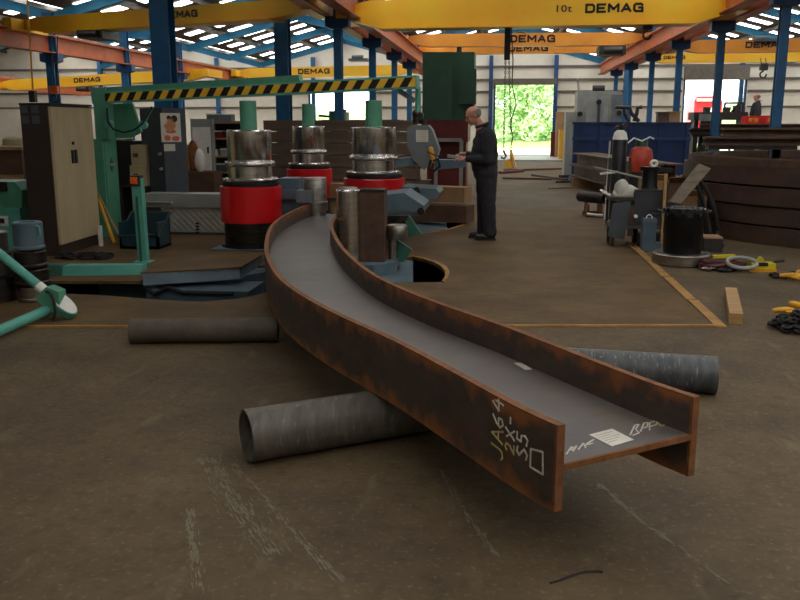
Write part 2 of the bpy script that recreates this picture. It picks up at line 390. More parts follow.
# walls
YB = 41.8
BAYS = [-27.4, -19.45, -11.5, -3.4, 4.56, 12.5, 20.4]
EZ, AZ = 4.45, 5.5
prof = []
for a, b in zip(BAYS, BAYS[1:]): prof += [(a, EZ), ((a + b) / 2, AZ)]
prof.append((BAYS[-1], EZ))
def rise(mb):
    for v in mb.data.vertices: v.co = (v.co.x, YB + v.co.z, v.co.y)
doors = [R4(495, 85, 553, 156, YB), R4(311, 92, 370, 156, YB), R4(683, 80, 742, 156, YB)]
for d in (0,): pass
wb = flat('wall_back', [[(BAYS[0], 0)] + prof + [(BAYS[-1], 0)]] + [[(d[0], .0), (d[1], .0), (d[1], d[3]), (d[0], d[3])] for d in doors], 0, M['wall'], .08)
rise(wb)
for nm, bx in (('wall_left', (-27.5, -27.4, -8, YB, 0, EZ)), ('wall_right', (20.4, 20.5, -8, YB, 0, EZ)), ('wall_front', (-27.4, 20.4, -8.1, -8, 0, AZ))):
    struct(nm, MB().box(*bx), M['wall'], smooth=False)
for i, d in enumerate(doors):
    mb = MB()
    mb.box(d[0] - .08, d[0], YB - .1, YB + .1, 0, d[3] + .2).box(d[1], d[1] + .08, YB - .1, YB + .1, 0, d[3] + .2)
    struct('door_%d' % (i + 1), mb, M['darkblue'], smooth=False)
    struct('trim_%d' % k, MB().box(d[0] - .1, d[1] + .1, YB - .35, YB - .02, d[3], d[3] + (.28 if i != 2 else .62)).bevel(.03), M['girt']); k += 1
def girts(z, mt, h, y0):
    xs = [BAYS[0]]
    for d in sorted(doors):
        if z < d[3] + .3: xs += [d[0] - .15, d[1] + .15]
    xs.append(BAYS[-1])
    for a, b in zip(xs[::2], xs[1::2]):
        global k
        struct('trim_%d' % k, MB().box(a, b, y0, YB - .01, z - h / 2, z + h / 2), mt, smooth=False); k += 1
for z in (2.95, 3.5, 4.1): girts(z, M['girt'], .1, YB - .16)
girts(2.25, M['girt'], .07, YB - .16)
M['block'] = mat('painted_blockwork', '958a74', 'a3977f', rough=.8, scale=2, k=1.25)
girts(.95, M['block'], 1.9, YB - .06)
for px in (100, 217, 313, 436, 491, 556, 626, 742):
    x = V(px, 80, YB - .3).x
    struct('wall_post', MB().box(x - .09, x + .09, YB - .34, YB - .17, 0, 4.6), M['darkblue'] if px in (491, 556, 742) else M['blue'], smooth=False)
# roof, rafters, purlins, rooflights
def slope(a, b, t): return (a[0] + (b[0] - a[0]) * t, a[1] + (b[1] - a[1]) * t)
RY = [-4, .7, 5.0, 9.0, 12.9, 16.9, 21.6, 26.3, 31.1, 35.8, 40.6]
panel = None
for bi, (a, b) in enumerate(zip(BAYS, BAYS[1:])):
    m_ = (a + b) / 2
    for si, (p, q) in enumerate((((a, EZ), (m_, AZ)), ((b, EZ), (m_, AZ)))):
        mb = MB().hexa([(p[0], -8, p[1]), (q[0], -8, q[1]), (q[0], YB + .3, q[1]), (p[0], YB + .3, p[1]), (p[0], -8, p[1] + .06), (q[0], -8, q[1] + .06), (q[0], YB + .3, q[1] + .06), (p[0], YB + .3, p[1] + .06)])
        struct('ceiling' if bi == 3 and si == 0 else 'roof_slope', mb, M['roof'], smooth=False)
        for t in (.3, .62, .93):
            c = slope(p, q, t); struct('purlin', MB().box(c[0] - .035, c[0] + .035, -8, YB, c[1] - .16, c[1] - .02), M['purlin'], smooth=False)
        for y in RY:
            if bi in (1, 2, 3, 4, 5) and y > 4: struct('rafter', MB().obox((p[0], y, p[1] - .27), (q[0], y, q[1] - .27), .14, .24), M['truss'], smooth=False)
        if bi == 0 and si == 0: continue  # remaining panels of this outer bay added to brighten the left wall
        ys = [-4.6 + 1.57 * i for i in range(30)]
        for yi, y in enumerate(ys):
            if bi in (0, 1, 5) and y < 14: continue
            if y < 19 and bi not in (2, 3, 4): continue
            right = bi == 4 or (bi == 3 and si == 1)  # panels near the camera are unseen, added to light the floor, more at right
            if y < 19 and yi % 2 and not (right and y < 9): continue
            for t in (.2, .46, .78):
                if y < 19 and bi == 2 and t != .46: continue
                c = slope(p, q, t)
                if panel is None:
                    w = .62 * math.cos(.0); tl = .5
                    d = Vector((q[0] - p[0], 0, q[1] - p[1])).normalized()
                    panel = struct('rooflight', MB().obox(d * -.42, d * .42, .58, .012), M['sky'], smooth=False); panel.location = (c[0], y, c[1] - .025); base = d; continue
                o = panel.copy(); COL.objects.link(o); o.location = (c[0], y, c[1] - .025)
                if not si: o.rotation_euler = (0, 0, PI)
def Yx(px, py, X):
    r = ray(px, py); return X * r.y / r.x

# ------------------------------------------------------------------ columns, crane rails
def column(X, Y, label, group, zb=3.4, w=.26, top=None, bracket=.48):
    t = thing('steel_column', label, 'column', (X, Y, 0), group)
    top = top or 4.25
    part('shaft', MB().hbeam((X, Y, .02), (X, Y, top), w, w, .03, .025).bevel(.004, 1), M['blue'], t)
    part('base_plate', MB().box(X - w * .8, X + w * .8, Y - w * .8, Y + w * .8, 0, .02), M['darkblue'], t)
    if bracket:
        part('bracket', MB().prism([(X - bracket / 2, Y - .13, zb + .24), (X + bracket / 2, Y - .13, zb + .24), (X + bracket / 2, Y - .13, zb + .04), (X + bracket / 4, Y - .13, zb - .0), (X - bracket / 4, Y - .13, zb), (X - bracket / 2, Y - .13, zb + .04)], (0, .26, 0)), M['darkblue'], t)
    return t
ordn = ['nearest', 'second', 'third', 'fourth', 'fifth', 'sixth']
MX, RX, LX = -3.4, 4.56, -11.5
ml = [column(MX, Yx(px, 60, MX), lb, 'columns of the middle row', w=w) for px, lb, w in (
    (338.5, 'blue steel column in front of the bright left doorway', .17),
    (372.5, 'blue steel column behind the right-hand roller, right of the bright left doorway', .17), (394.5, 'slim blue column behind the right end of the striped beam', .17), (409.5, 'farthest blue column left of the green press', .17))]
for i, px in enumerate((782, 720.5, 680, 653, 632, 617.5)):
    column(RX, Yx(px, 50, RX), ordn[i] + ' blue column from the camera in the right-hand row' if i < 5 else 'farthest blue column of the right-hand row, behind the grey machine', 'columns of the right row', w=.15)
for i, px in enumerate((54, 127, 180)):
    column(LX, Yx(px, 90, LX), ('blue column under the far left rail, leftmost in the photo', 'blue column under the far left rail, second from left', 'blue column under the left rail, right of the thick near column')[i], 'columns of the left row', zb=3.02, w=.22, bracket=.5)
column(-5.2, 13.0, 'thickest blue column, rising behind the striped green beam on the left', 'thick columns on the left', w=.29, bracket=0, top=4.9)
column(V(283, 60, 18.3).x, 18.3, 'thick blue column rising behind the stock rack, between the two left rolls', 'thick columns on the left', w=.29, bracket=0, top=5.0)
def rail(X, y0, y1, z, label, group):
    t = thing('crane_rail', label, 'crane rail', (X, y0, z), group)
    part('beam', MB().hbeam((X, y0, z + .22), (X, y1, z + .22), .26, .44, .03, .02), M['rail'], t)
    part('rail_head', MB().box(X - .05, X + .05, y0, y1, z + .44, z + .5), M['railtop'], t)
rail(MX + .27, 9.5, 40.4, 3.64, 'orange crane runway beam on the middle columns, right-hand one of the pair', 'crane rails')
rail(MX - .27, 9.5, 40.4, 3.64, 'orange crane runway beam on the middle columns, left-hand one of the pair', 'crane rails')
rail(RX - .27, 8, 40.6, 3.64, 'orange crane runway beam on the right columns, left-hand one of the pair', 'crane rails')
rail(RX + .27, 8, 40.6, 3.64, 'orange crane runway beam on the right columns, right-hand one of the pair', 'crane rails')
rail(LX, 12, 38.5, 3.26, 'red-orange crane runway beam crossing behind the thick blue column at upper left', 'crane rails')
rail(LX - 7.5, 16, 38.5, 2.75, 'distant orange runway beam low behind the dark brown cabinet', 'crane rails')

# ------------------------------------------------------------------ cranes
def block_letters(s, h):                # wide bold capitals, centred, lying in local xy
    St = {'D': [[(0, 0), (0, 1), (.7, 1), (.9, .8), (.9, .2), (.7, 0), (0, 0)]], 'E': [[(.9, 0), (0, 0), (0, 1), (.9, 1)], [(0, .5), (.75, .5)]], 'M': [[(0, 0), (0, 1), (.55, .35), (1.1, 1), (1.1, 0)]],
          'A': [[(0, 0), (.5, 1), (1, 0)], [(.22, .3), (.78, .3)]], 'G': [[(.95, .82), (.75, 1), (.2, 1), (0, .8), (0, .2), (.2, 0), (.95, 0), (.95, .48), (.55, .48)]]}
    mb = MB(); x = 0; k_ = 1.0
    for ch_ in s:
        wmax = max(p[0] for st in St[ch_] for p in st)
        for st in St[ch_]:
            for a, b in zip(st, st[1:]):
                A_, B_ = Vector((x + a[0] * h * k_, (a[1] - .5) * h * .82, 0)), Vector((x + b[0] * h * k_, (b[1] - .5) * h * .82, 0)); dd_ = (B_ - A_).normalized() * h * .09
                mb.obox(A_ - dd_, B_ + dd_, h * .27, .006)
        x += (wmax + .42) * h * k_
    bmesh.ops.translate(mb.b, verts=mb.b.verts, vec=(-(x - .42 * h * k_) / 2, 0, 0)); return mb
def crane(a, b, h, label, mt, texts=(), w=.4, flange=True, taper=.7, small=(), hoists=(), group='yellow overhead cranes'):
    a, b = Vector(a), Vector(b); d = (b - a).normalized(); up = Vector((0, 0, 1)); f = Vector((d.y, -d.x, 0)).normalized()   # f faces the camera
    if f.y > 0: f = -f
    t = thing('overhead_crane', label, 'crane', (a + b) / 2, group)
    L = (b - a).length; pts = [a + up * (h * .45), a + d * taper, b - d * taper, b + up * (h * .45), b + up * h, a + up * h]
    pts = [a + up * h * .35, a + d * taper, b - d * taper, b + up * h * .35, b + up * h * .8, b - d * taper * .7 + up * h, a + d * taper * .7 + up * h, a + up * h * .8]
    part('girder', MB().prism([p + f * (w / 2) for p in pts], -f * w), mt, t, smooth=False)
    if flange: part('bottom_flange', MB().obox(a + d * taper, b - d * taper, w + .16, .035), mt, t)
    for e in (a, b): part('end_carriage', MB().obox(e + up * h * .5 - Vector((0, .8, 0)), e + up * h * .5 + Vector((0, .8, 0)), .22, .26).bevel(.02), mt, t)
    for s, px, size in texts:
        # find the point along the girder that the pixel column meets
        best = min((abs((lambda q: (q - camo.location).dot(RT) / (q - camo.location).dot(FW) * F + 400)(a + d * (L * i / 400)) - px), i) for i in range(401))[1]
        c = a + d * (L * best / 400) + up * h * .56 + f * (w / 2 + .004)
        part('lettering', place(block_letters(s, size * .8) if s == 'DEMAG' else textmb(s, size, size * .01, 1.3), basis(c, d, up)), M['black'], t, 'black lettering on the girder')
    for px, hw, hh in hoists:
        best = min((abs((lambda q: (q - camo.location).dot(RT) / (q - camo.location).dot(FW) * F + 400)(a + d * (L * i / 400)) - px), i) for i in range(401))[1]
        c = a + d * (L * best / 400)
        mb = MB().box(c.x - hw, c.x + hw, c.y - .45, c.y + .45, c.z - hh, c.z - .03).bevel(.03); mb.cyl((c.x - hw * .7, c.y - .5, c.z - hh * .6), (c.x + hw * .7, c.y - .5, c.z - hh * .6), hh * .4)
        part('hoist', mb, M['dark'], t)
    return t
q = lambda px, py, Y: V(px, py, Y)
zz = lambda px, py, Y: V(px, py, Y).z
# large middle crane
mc = crane((MX + .1, 18.4, zz(430, 29, 18.4)), (RX - .1, 18.4, zz(680, 24, 18.4)), .56, 'large yellow overhead crane nearest the camera in the middle bay', M['yellow'], [('DEMAG', 612, .21), ('10t', 562, .19)], hoists=[])
crane((MX + .1, 29.3, zz(430, 47, 29.3)), (RX - .1, 29.3, zz(600, 46, 29.3)), .4, 'orange-yellow crane in the middle bay, just below the large yellow one', M['orangeyellow'], [('DEMAG', 532, .27)], flange=False, hoists=[(611, .42, .3)])
crane((MX + .1, 33.5, zz(430, 55, 33.5)), (RX - .1, 33.5, zz(600, 53, 33.5)), .34, 'lowest and farthest orange-yellow crane in the middle bay', M['orangeyellow'], [('DEMAG', 528, .27)], flange=False)
crane((LX + .1, 20.0, zz(15, 35, 20)), (MX - .35, 17.2, zz(310, 17.5, 17.2)), .36, 'long yellow crane across the upper left, passing behind the thick blue column', M['yellow'], [('DEMAG', 187, .17)], hoists=[(98, .3, .2)], taper=.9)
crane((LX - 7.3, 31, zz(5, 91, 31)), (-10.6, 31, zz(200, 79, 31)), .38, 'distant yellow crane low at the left, above the brown and cream cabinet', M['yellow'], [('DEMAG', 90, .19)], hoists=[(88, .25, .2)], flange=False)
crane((LX + .2, 36.5, zz(228, 79, 36.5)), (MX - .35, 36.5, zz(420, 75, 36.5)), .42, 'distant orange-yellow crane under the white left gable', M['yellow'], [('DEMAG', 315, .25)], flange=False, hoists=[(230, .2, .3)])
crane((RX + .4, 27, zz(690, 53.5, 27)), (12.4, 27, zz(800, 51, 27)), .36, 'orange crane in the right bay crossing above the right doorway', M['orangeyellow'], [('DEMAG', 763, .21)], flange=False)
crane((RX + .4, 33, zz(640, 63.5, 33)), (12.4, 33, zz(800, 62, 33)), .34, 'yellow crane just below the orange one in the right bay', M['yellow'], [('DEMAG', 673, .14)], flange=False)
def trolley(px0, py0, px1, py1, Y, label):
    x0, x1, z0, z1 = R4(px0, py0, px1, py1, Y)
    t = thing('crane_trolley', label, 'crane trolley', ((x0 + x1) / 2, Y, z0))
    part('frame', MB().box(x0, x1, Y - .4, Y + .4, z0, z0 + (z1 - z0) * .4).bevel(.02), M['dkgrey'], t)
    part('motor', MB().cyl((x0 + .1 * (x1 - x0), Y, z0 + (z1 - z0) * .65), (x1 - .3 * (x1 - x0), Y, z0 + (z1 - z0) * .65), (z1 - z0) * .35), M['dkgrey'], t)
trolley(350, 55, 369, 61.5, 36.5, 'dark trolley on the crane under the white left gable')
trolley(752, 36, 776, 42.5, 27, 'dark trolley on the orange crane of the right bay')
# hanging hook blocks
def hook(px, py0, py1, Y, label, mt, rope=.012, size=.12):
    a, b = V(px, py0, Y), V(px, py1, Y)
    t = thing('hook_block', label, 'crane hook', (b.x, b.y, b.z), 'crane hooks')
    for s in (-1, 1): part('rope', MB().cyl((a.x + s * size * .35, Y, a.z), (b.x + s * size * .35, Y, b.z + size * 1.6), rope, seg=6), M['dark'], t)
    part('block', MB().box(b.x - size * .55, b.x + size * .55, Y - size * .3, Y + size * .3, b.z + size * .8, b.z + size * 1.8).bevel(size * .15), mt, t)
    hk = [(b.x + math.cos(an) * size * .45 - .0, Y, b.z + size * .2 + math.sin(an) * size * .45) for an in [PI * .55 + i * PI * 1.5 / 10 for i in range(11)]][::1]
    part('hook', MB().tube([(b.x, Y, b.z + size * .8)] + hk, size * .13, 8), M['dark'], t)
hook(103, 73, 88, 31, 'black hook block under the distant left crane, above the cabinet', M['dark'], size=.2)
hook(55, 36, 100, 18.6, 'orange hook block hanging low above the brown cabinet', M['orange'], .012, .17)
hook(647, 24, 37, 18.4, 'black hook block under the large yellow crane, by its right end', M['dark'], .014, .17)
hook(763, 58, 76, 27, 'black hook below the orange crane in the right bay', M['dark'], .012, .2)
mb = MB().tube([V(27, -12, 16), V(28, 10, 16), V(31, 60, 16), V(33, 92, 16)], .016, 6)
t = thing('pendant_control', 'yellow control cable with pendant hanging at the upper left edge', 'pendant control', V(33, 98, 16))
part('cable', mb, M['hookyellow'], t); c = V(33, 96, 16); part('handset', MB().box(c.x - .06, c.x + .06, 15.95, 16.05, c.z - .12, c.z + .1).bevel(.02), M['dark'], t)
# hoist with chain sling hanging before the middle door
t = thing('chain_hoist', 'tall black chain hoist hanging in front of the bright middle doorway', 'hoist', V(508, 140, 18.4))
c = V(508, 20, 18.4)
for dx in (-.05, .05): part('rope', MB().cyl((c.x + dx, 18.4, 3.6), (c.x + dx, 18.4, zz(507, 60, 18.4)), .014, seg=6), M['dark'], t)
part('hook_block', MB().box(c.x - .055, c.x + .055, 18.34, 18.46, zz(507, 60, 18.4), zz(507, 14, 18.4)).bevel(.03), M['rubber'], t)
ch = MB()
for x0, x1, y1 in ((505.5, 503.5, 150), (509, 511, 135)):
    a, b = V(x0, 60, 18.4), V(x1, y1, 18.4); n = int((a - b).length / .05)
    for i in range(n):
        p = a.lerp(b, i / n); u = .016
        ch.tube([p + (Vector((math.cos(w_) * u, 0, math.sin(w_) * .034)) if i % 2 else Vector((0, math.cos(w_) * u, math.sin(w_) * .034))) for w_ in [PI * j / 3 for j in range(6)]], .008, 5, closed=True)
part('chain', ch, M['dark'], t)
p = V(503.5, 150, 18.4); part('hook', MB().tube([p, p + Vector((.02, 0, -.06)), p + Vector((.06, 0, -.12)), p + Vector((.02, 0, -.18)), p + Vector((-.05, 0, -.15))], .022, 8), M['dark'], t)
part('control_cable', MB().tube([V(x, y, 18.4) for x, y in ((511, 20), (513, 60), (512, 85), (515, 98), (516, 105), (512, 118), (511, 128), (513, 136), (511, 146))], .013, 6), M['dark'], t)

# ------------------------------------------------------------------ outdoors seen through the doors
struct('yard', MB().box(-60, 60, YB + .05, 53, -.12, -.02), M['yard'], smooth=False)
struct('verge', MB().hexa([(-60, 53, -.3), (60, 53, -.3), (60, 100, -.3), (-60, 100, -.3), (-60, 53, -.02), (60, 53, -.02), (60, 100, 3.0), (-60, 100, 3.0)]), M['grass'], smooth=False)
def tree_proto(nm, mt, h, n):
    t = thing(nm, 'leafy tree', 'tree', (0, 0, 0))
    part('trunk', MB().tube([(0, 0, -.3), (.1, 0, h * .25), (0, .1, h * .6)], .1, 8, taper=[.16, .11, .06]), M['bark'], t)
    mb = MB()
    blobs = [(random.uniform(-1.6, 1.6), random.uniform(-1, 1), random.uniform(h * .12, h * .9), random.uniform(.8, 1.5)) for _ in range(16)]
    for i in range(n):
        bx = random.choice(blobs); dv = Vector((random.gauss(0, 1), random.gauss(0, 1), random.gauss(0, 1))).normalized() * bx[3] * random.uniform(.6, 1)
        p = Vector(bx[:3]) + dv; e = Vector((random.gauss(0, 1), random.gauss(0, 1), random.gauss(0, 1))).normalized(); g = e.orthogonal().normalized(); s = random.uniform(.1, .2)
        if p.z > .1: mb.poly([p + e * s, p + g * s * .5, p - e * s, p - g * s * .5])
    part('crown', mb, mt, t, smooth=False); return t
tp = tree_proto('tree', M['leaf'], 6.0, 3600); tq = tree_proto('tree', M['leafpale'], 6.0, 3200)
def setree(o, X, Y, rz, label, sc, first):
    if first: o.location = (X, Y, 0); o.rotation_euler = (0, 0, rz); o.scale = (sc,) * 3; o['label'] = label; o['group'] = 'trees beyond the doors'; return o
    return dup(o, (X, Y, 0), rz, label, 'trees beyond the doors', (sc,) * 3)
setree(tp, -1.0, 58, .4, 'green tree at the left side of the middle doorway', 1.05, True)
setree(tp, 1.6, 59.5, 1.6, 'green tree in the centre of the middle doorway', 1.1, False)
setree(tp, 4.0, 58.5, 2.7, 'green tree at the right side of the middle doorway', 1.0, False)
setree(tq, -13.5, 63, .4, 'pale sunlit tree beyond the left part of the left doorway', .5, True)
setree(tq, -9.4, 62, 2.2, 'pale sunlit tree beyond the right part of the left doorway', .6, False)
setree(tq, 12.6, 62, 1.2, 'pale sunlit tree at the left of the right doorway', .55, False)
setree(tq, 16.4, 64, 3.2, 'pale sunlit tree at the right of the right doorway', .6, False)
setree(tp, 0.4, 66, 3.9, 'tree standing behind the others beyond the middle doorway', 1.3, False)
# red lorry in the yard
x0, x1, z0, z1 = R4(694, 96, 722, 124, 47)
t = thing('lorry', 'red lorry cab parked outside the right doorway', 'lorry', ((x0 + x1) / 2, 47.8, -.02))
part('cab', MB().prism([(x0, 47, .5), (x0, 47, z1 - .25), (x0 + .15, 47.1, z1), (x1 - .1, 47.1, z1), (x1, 47, z1 - .25), (x1, 47, .5)], (0, 1.9, 0)).bevel(.06), M['truck'], t)
part('sun_visor', MB().box(x0 + .1, x1 - .1, 46.8, 47.1, z1 - .28, z1 - .12).bevel(.02), M['ltgrey'], t)
part('mirror', MB().box(x1 - .62, x1 - .42, 46.7, 46.9, z1 - 1.0, z1 - .6).bevel(.03), M['white'], t)
part('bumper', MB().box(x0, x1, 46.85, 47.1, .45, .8).bevel(.04), M['dkgrey'], t)
for x in (x0 + .15, x1 - .15):
    for y in (47.5, 48.5): part('wheel', MB().cyl((x - .13, y, .46), (x + .13, y, .46), .48), M['rubber'], t)

# ------------------------------------------------------------------ daylight
w = bpy.data.worlds.new('sky'); SC.world = w; w.use_nodes = True; bg = w.node_tree.nodes['Background']
bg.inputs[0].default_value = (.93, .97, 1, 1); bg.inputs[1].default_value = 4.5
sun = bpy.data.lights.new('sun', 'SUN'); sun.energy = 9; sun.angle = .02; sun.color = (1, .96, .88)
so = bpy.data.objects.new('sun', sun); COL.objects.link(so); so.rotation_euler = (math.radians(42), 0, math.radians(-25))
SC.view_settings.view_transform = 'Standard'; SC.view_settings.look = 'None'; SC.view_settings.gamma = 1; SC.view_settings.exposure = 0.0
SC.view_settings.use_curve_mapping = False
SC.cycles.max_bounces = 6; SC.cycles.diffuse_bounces = 4; SC.cycles.glossy_bounces = 3
SC.cycles.sample_clamp_indirect = 4
# ================================================================== THE BENT BEAM AND ITS PIPES
BC, BR = Vector((8.189, 9.731)), 10.565
ZB, FH = .25, .31
A0 = math.atan2(2.735 - BC.y, .205 - BC.x); A1 = math.atan2(10.55 - BC.y, -2.35 - BC.x)
A0 %= 2 * PI; A1 %= 2 * PI
NS = 90
def bend(t):                            # outer (left) face of the left flange; the last metre and a half runs almost straight
    a = A0 + (A1 - A0) * t; s = (A0 - a) * BR
    dev = .058 * math.exp(-(s / .45) ** 2) - .045 * math.exp(-((s - 1.25) / .6) ** 2) + .028 * math.exp(-((s - 2.9) / .7) ** 2) - .02 * math.exp(-((s - 5) / .8) ** 2)
    return a, BR + dev, s
def bpt(t, off):                        # off metres inward from the outer face
    a, r, s = bend(t); r -= off; a += .075 * min(1, max(0, off) / .65) * math.exp(-max(0, s) / .5) / BR * (1 if A0 > A1 else -1)
    return Vector((BC.x + r * math.cos(a), BC.y + r * math.sin(a), 0))
BW = lambda t: .642 - .07 * max(0, (t - .45) / .55) + .012 * math.exp(-(t * 8.6 / .5) ** 2)
def sweep(o0, o1, z0, z1, t0=0, t1=1, n=NS):
    mb = MB(); rows = []
    for i in range(n + 1):
        t = t0 + (t1 - t0) * i / n; a = bpt(t, o0(t)); b = bpt(t, o1(t))
        rows.append([mb.b.verts.new((p.x, p.y, z)) for p, z in ((a, z0), (b, z0), (b, z1), (a, z1))])
    for A, B in zip(rows, rows[1:]):
        for k_ in range(4): mb.b.faces.new([A[k_], A[(k_ + 1) % 4], B[(k_ + 1) % 4], B[k_]])
    mb.b.faces.new(rows[0][::-1]); mb.b.faces.new(rows[-1])
    return mb
TF, TW = .03, .02
pc = bpt(0, .32)
t = thing('steel_beam', 'long rusty H-section beam curving from the bending machine to the foreground', 'steel beam', (pc.x, pc.y, ZB))
part('flange', sweep(lambda t: 0, lambda t: TF, ZB, ZB + FH), M['flange'], t)
part('flange', sweep(lambda t: BW(t) - TF, lambda t: BW(t), ZB, ZB + FH), M['flange'], t)
part('web', sweep(lambda t: TF, lambda t: BW(t) - TF, ZB + FH / 2 - TW / 2, ZB + FH / 2 + TW / 2), M['web'], t)
# rusty sawn end and rolled edges
ed = sweep(lambda t: -.001, lambda t: TF + .001, ZB + FH - .003, ZB + FH + .0015)
part('edge_rust', ed, M['beamend'], t, 'rust-orange top edge of the near flange')
part('edge_rust', sweep(lambda t: BW(t) - TF - .001, lambda t: BW(t) + .001, ZB + FH - .003, ZB + FH + .0015), M['beamend'], t, 'rust-orange top edge of the far flange')
et = -.0006
for o0, o1, z0, z1 in ((-.001, TF + .001, ZB, ZB + FH + .001), (.653 - TF, .655, ZB, ZB + FH + .001), (TF, .654 - TF, ZB + FH / 2 - TW / 2 - .001, ZB + FH / 2 + TW / 2 + .001)):
    part('sawn_end', sweep(lambda t, o=o0: o, lambda t, o=o1: o, z0, z1, -.0006, .0008, 1), M['beamend'], t, 'rust-orange sawn end face')
# chalk marks on the outer face of the near flange: u runs up the flange, v runs away from the end
SARC = abs(A1 - A0) * BR
def chalk_face(strokes, mt, w=.0072):
    mb = MB()
    for st in strokes:
        pts = []
        for s_, h_ in st:
            p = bpt(s_ / SARC, -.0012); pts.append(Vector((p.x, p.y, ZB + h_)))
        for a, b in zip(pts, pts[1:]):
            if (b - a).length > 1e-4: mb.obox(a, b + (b - a).normalized() * .002, w, .0016, bpt(.02, -1) - bpt(.02, 0))
    return mb
def glyphs(s, s0, u0, size, slant=.0):
    Gs = {'J': [[(.0, .15), (.15, 0), (.4, .05), (.5, .25), (.55, 1)]], 'A': [[(0, 0), (.3, 1), (.65, 0)], [(.1, .4), (.55, .4)]], '6': [[(.55, .95), (.2, .6), (.05, .25), (.25, 0), (.5, .1), (.5, .4), (.1, .4)]],
          '4': [[(.4, 1), (.05, .4), (.65, .45)], [(.5, .75), (.45, 0)]], 'X': [[(0, 0), (.55, 1)], [(0, .9), (.6, .05)]], '-': [[(.1, .5), (.5, .5)]], '5': [[(.6, 1), (.15, 1), (.1, .6), (.45, .6), (.55, .25), (.35, 0), (.0, .1)]],
          '2': [[(.05, .8), (.25, 1), (.5, .85), (.45, .5), (.05, .05), (.6, .05)]], 'S': [[(.55, .9), (.25, 1), (.05, .75), (.3, .55), (.55, .3), (.3, 0), (.0, .1)]], 'C': [[(.55, .9), (.2, .9), (.05, .5), (.2, .1), (.55, .1)]], 'L': [[(.1, 1), (.1, 0), (.55, 0)]], 'W': [[(0, 1), (.15, 0), (.35, .7), (.5, 0), (.7, 1)]], 'P': [[(.1, 0), (.1, 1), (.5, .9), (.5, .55), (.1, .5)]]}
    out = []; u = u0
    for chh in s:
        for st in Gs.get(chh, []): out.append([(s0 + (v - .5) * size, u + x * size * 1.0) for x, v in st])
        u += size * .82
    return out
part('chalk_mark', chalk_face(glyphs('JA', .335, .075, .078), M['chalky']), M['chalky'], t, 'yellow chalk letters JA')
part('chalk_mark', chalk_face(glyphs('64', .335, .195, .075), M['chalk']), M['chalk'], t, 'white chalk figures 64')
part('chalk_mark', chalk_face(glyphs('2', .25, .125, .06), M['chalky'], .007), M['chalky'], t, 'yellow chalk figure')
part('chalk_mark', chalk_face(glyphs('X-', .25, .18, .06), M['chalk']), M['chalk'], t, 'white chalk cross and dash')
part('chalk_mark', chalk_face(glyphs('S5', .175, .135, .062), M['chalk']), M['chalk'], t, 'white chalk S5')
part('chalk_mark', chalk_face([[(.125, .118), (.125, .185), (.062, .195), (.058, .115), (.125, .118)]], M['chalk']), M['chalk'], t, 'white chalk rectangle')
zt = ZB + FH / 2 + TW / 2
def web_pt(s_, o): p = bpt(s_ / SARC, o); return Vector((p.x, p.y, zt + .0012))
def chalk_web(s, s0, o0, size, dirn=1):
    mb = MB()
    for st in glyphs(s, 0, 0, 1):
        pts = [web_pt(s0 + (p[0]) * size, o0 + dirn * (p[1]) * size * .8) for p in st]
        for a, b in zip(pts, pts[1:]):
            if (b - a).length > 1e-4: mb.obox(a, b, .005, .0016)
    return mb
def chalk_on_web(strokes, p0, ux, vx):
    mb = MB()
    for st in strokes:
        pts = [G(p0[0] + ux[0] * x + vx[0] * y, p0[1] + ux[1] * x + vx[1] * y, zt + .0012) for x, y in st]
        for a, b in zip(pts, pts[1:]): mb.obox(a, b, .0055, .0016)
    return mb
part('chalk_mark', chalk_on_web([[(0, .1), (.15, .9), (.25, .2), (.35, .8), (.1, .5)], [(.45, .2), (.6, .9), (.75, .1), (.7, .6), (1, .95)], [(.75, .5), (1, .5)]], (566, 455), (26, -8), (2, -8)), M['chalk'], t, 'white chalk scrawl on the web beside the near flange')
part('chalk_mark', chalk_on_web([[(0, .1), (.15, .9), (.3, .9), (.2, .5), (.35, .1), (.1, .0)], [(.4, .2), (.5, .9), (.65, .9), (.65, .5), (.5, .45)], [(.75, .1), (.72, .8), (1, .9), (1, .5), (.75, .45)]], (630, 436), (26, -6), (1, -11)), M['chalk'], t, 'white chalk scrawl on the web beyond the paper label')
part('chalk_mark', chalk_on_web([[(0, .8), (.2, .1), (.5, .4), (.3, .7)], [(.55, .1), (.8, .7), (1, .2)], [(.6, .9), (.95, .8)]], (655, 428), (28, -4), (2, -9)), M['chalky'], t, 'yellow chalk scrawl near the far flange')
a, b, c, d = web_pt(.035, .285), web_pt(.20, .265), web_pt(.175, .375) , web_pt(.02, .40)
a, b, c, d = G(589, 435, zt + .001), G(612, 429, zt + .001), G(634, 440, zt + .001), G(612, 446.5, zt + .001)
pl = part('paper_label', MB().prism([a, b, c, d], (0, 0, .0015)), M['paper'], t, 'white paper label on the web')
mb = MB()
for i in range(5):
    f = .18 + i * .14; p0 = a.lerp(d, f).lerp(b.lerp(c, f), .1); p1 = a.lerp(d, f).lerp(b.lerp(c, f), .1 + (.75, .5, .8, .62, .4)[i]); mb.obox(p0 + Vector((0, 0, .002)), p1 + Vector((0, 0, .002)), .004, .0006)
o = finish('printing', mb, M['ink'], WORLD[t.name]); o.parent = pl
p = web_pt(1.02, .585); part('paper_scrap', MB().obox(web_pt(.96, .575), web_pt(1.08, .59), .035, .002), M['paper'], t, 'small pale scrap lying by the far flange')

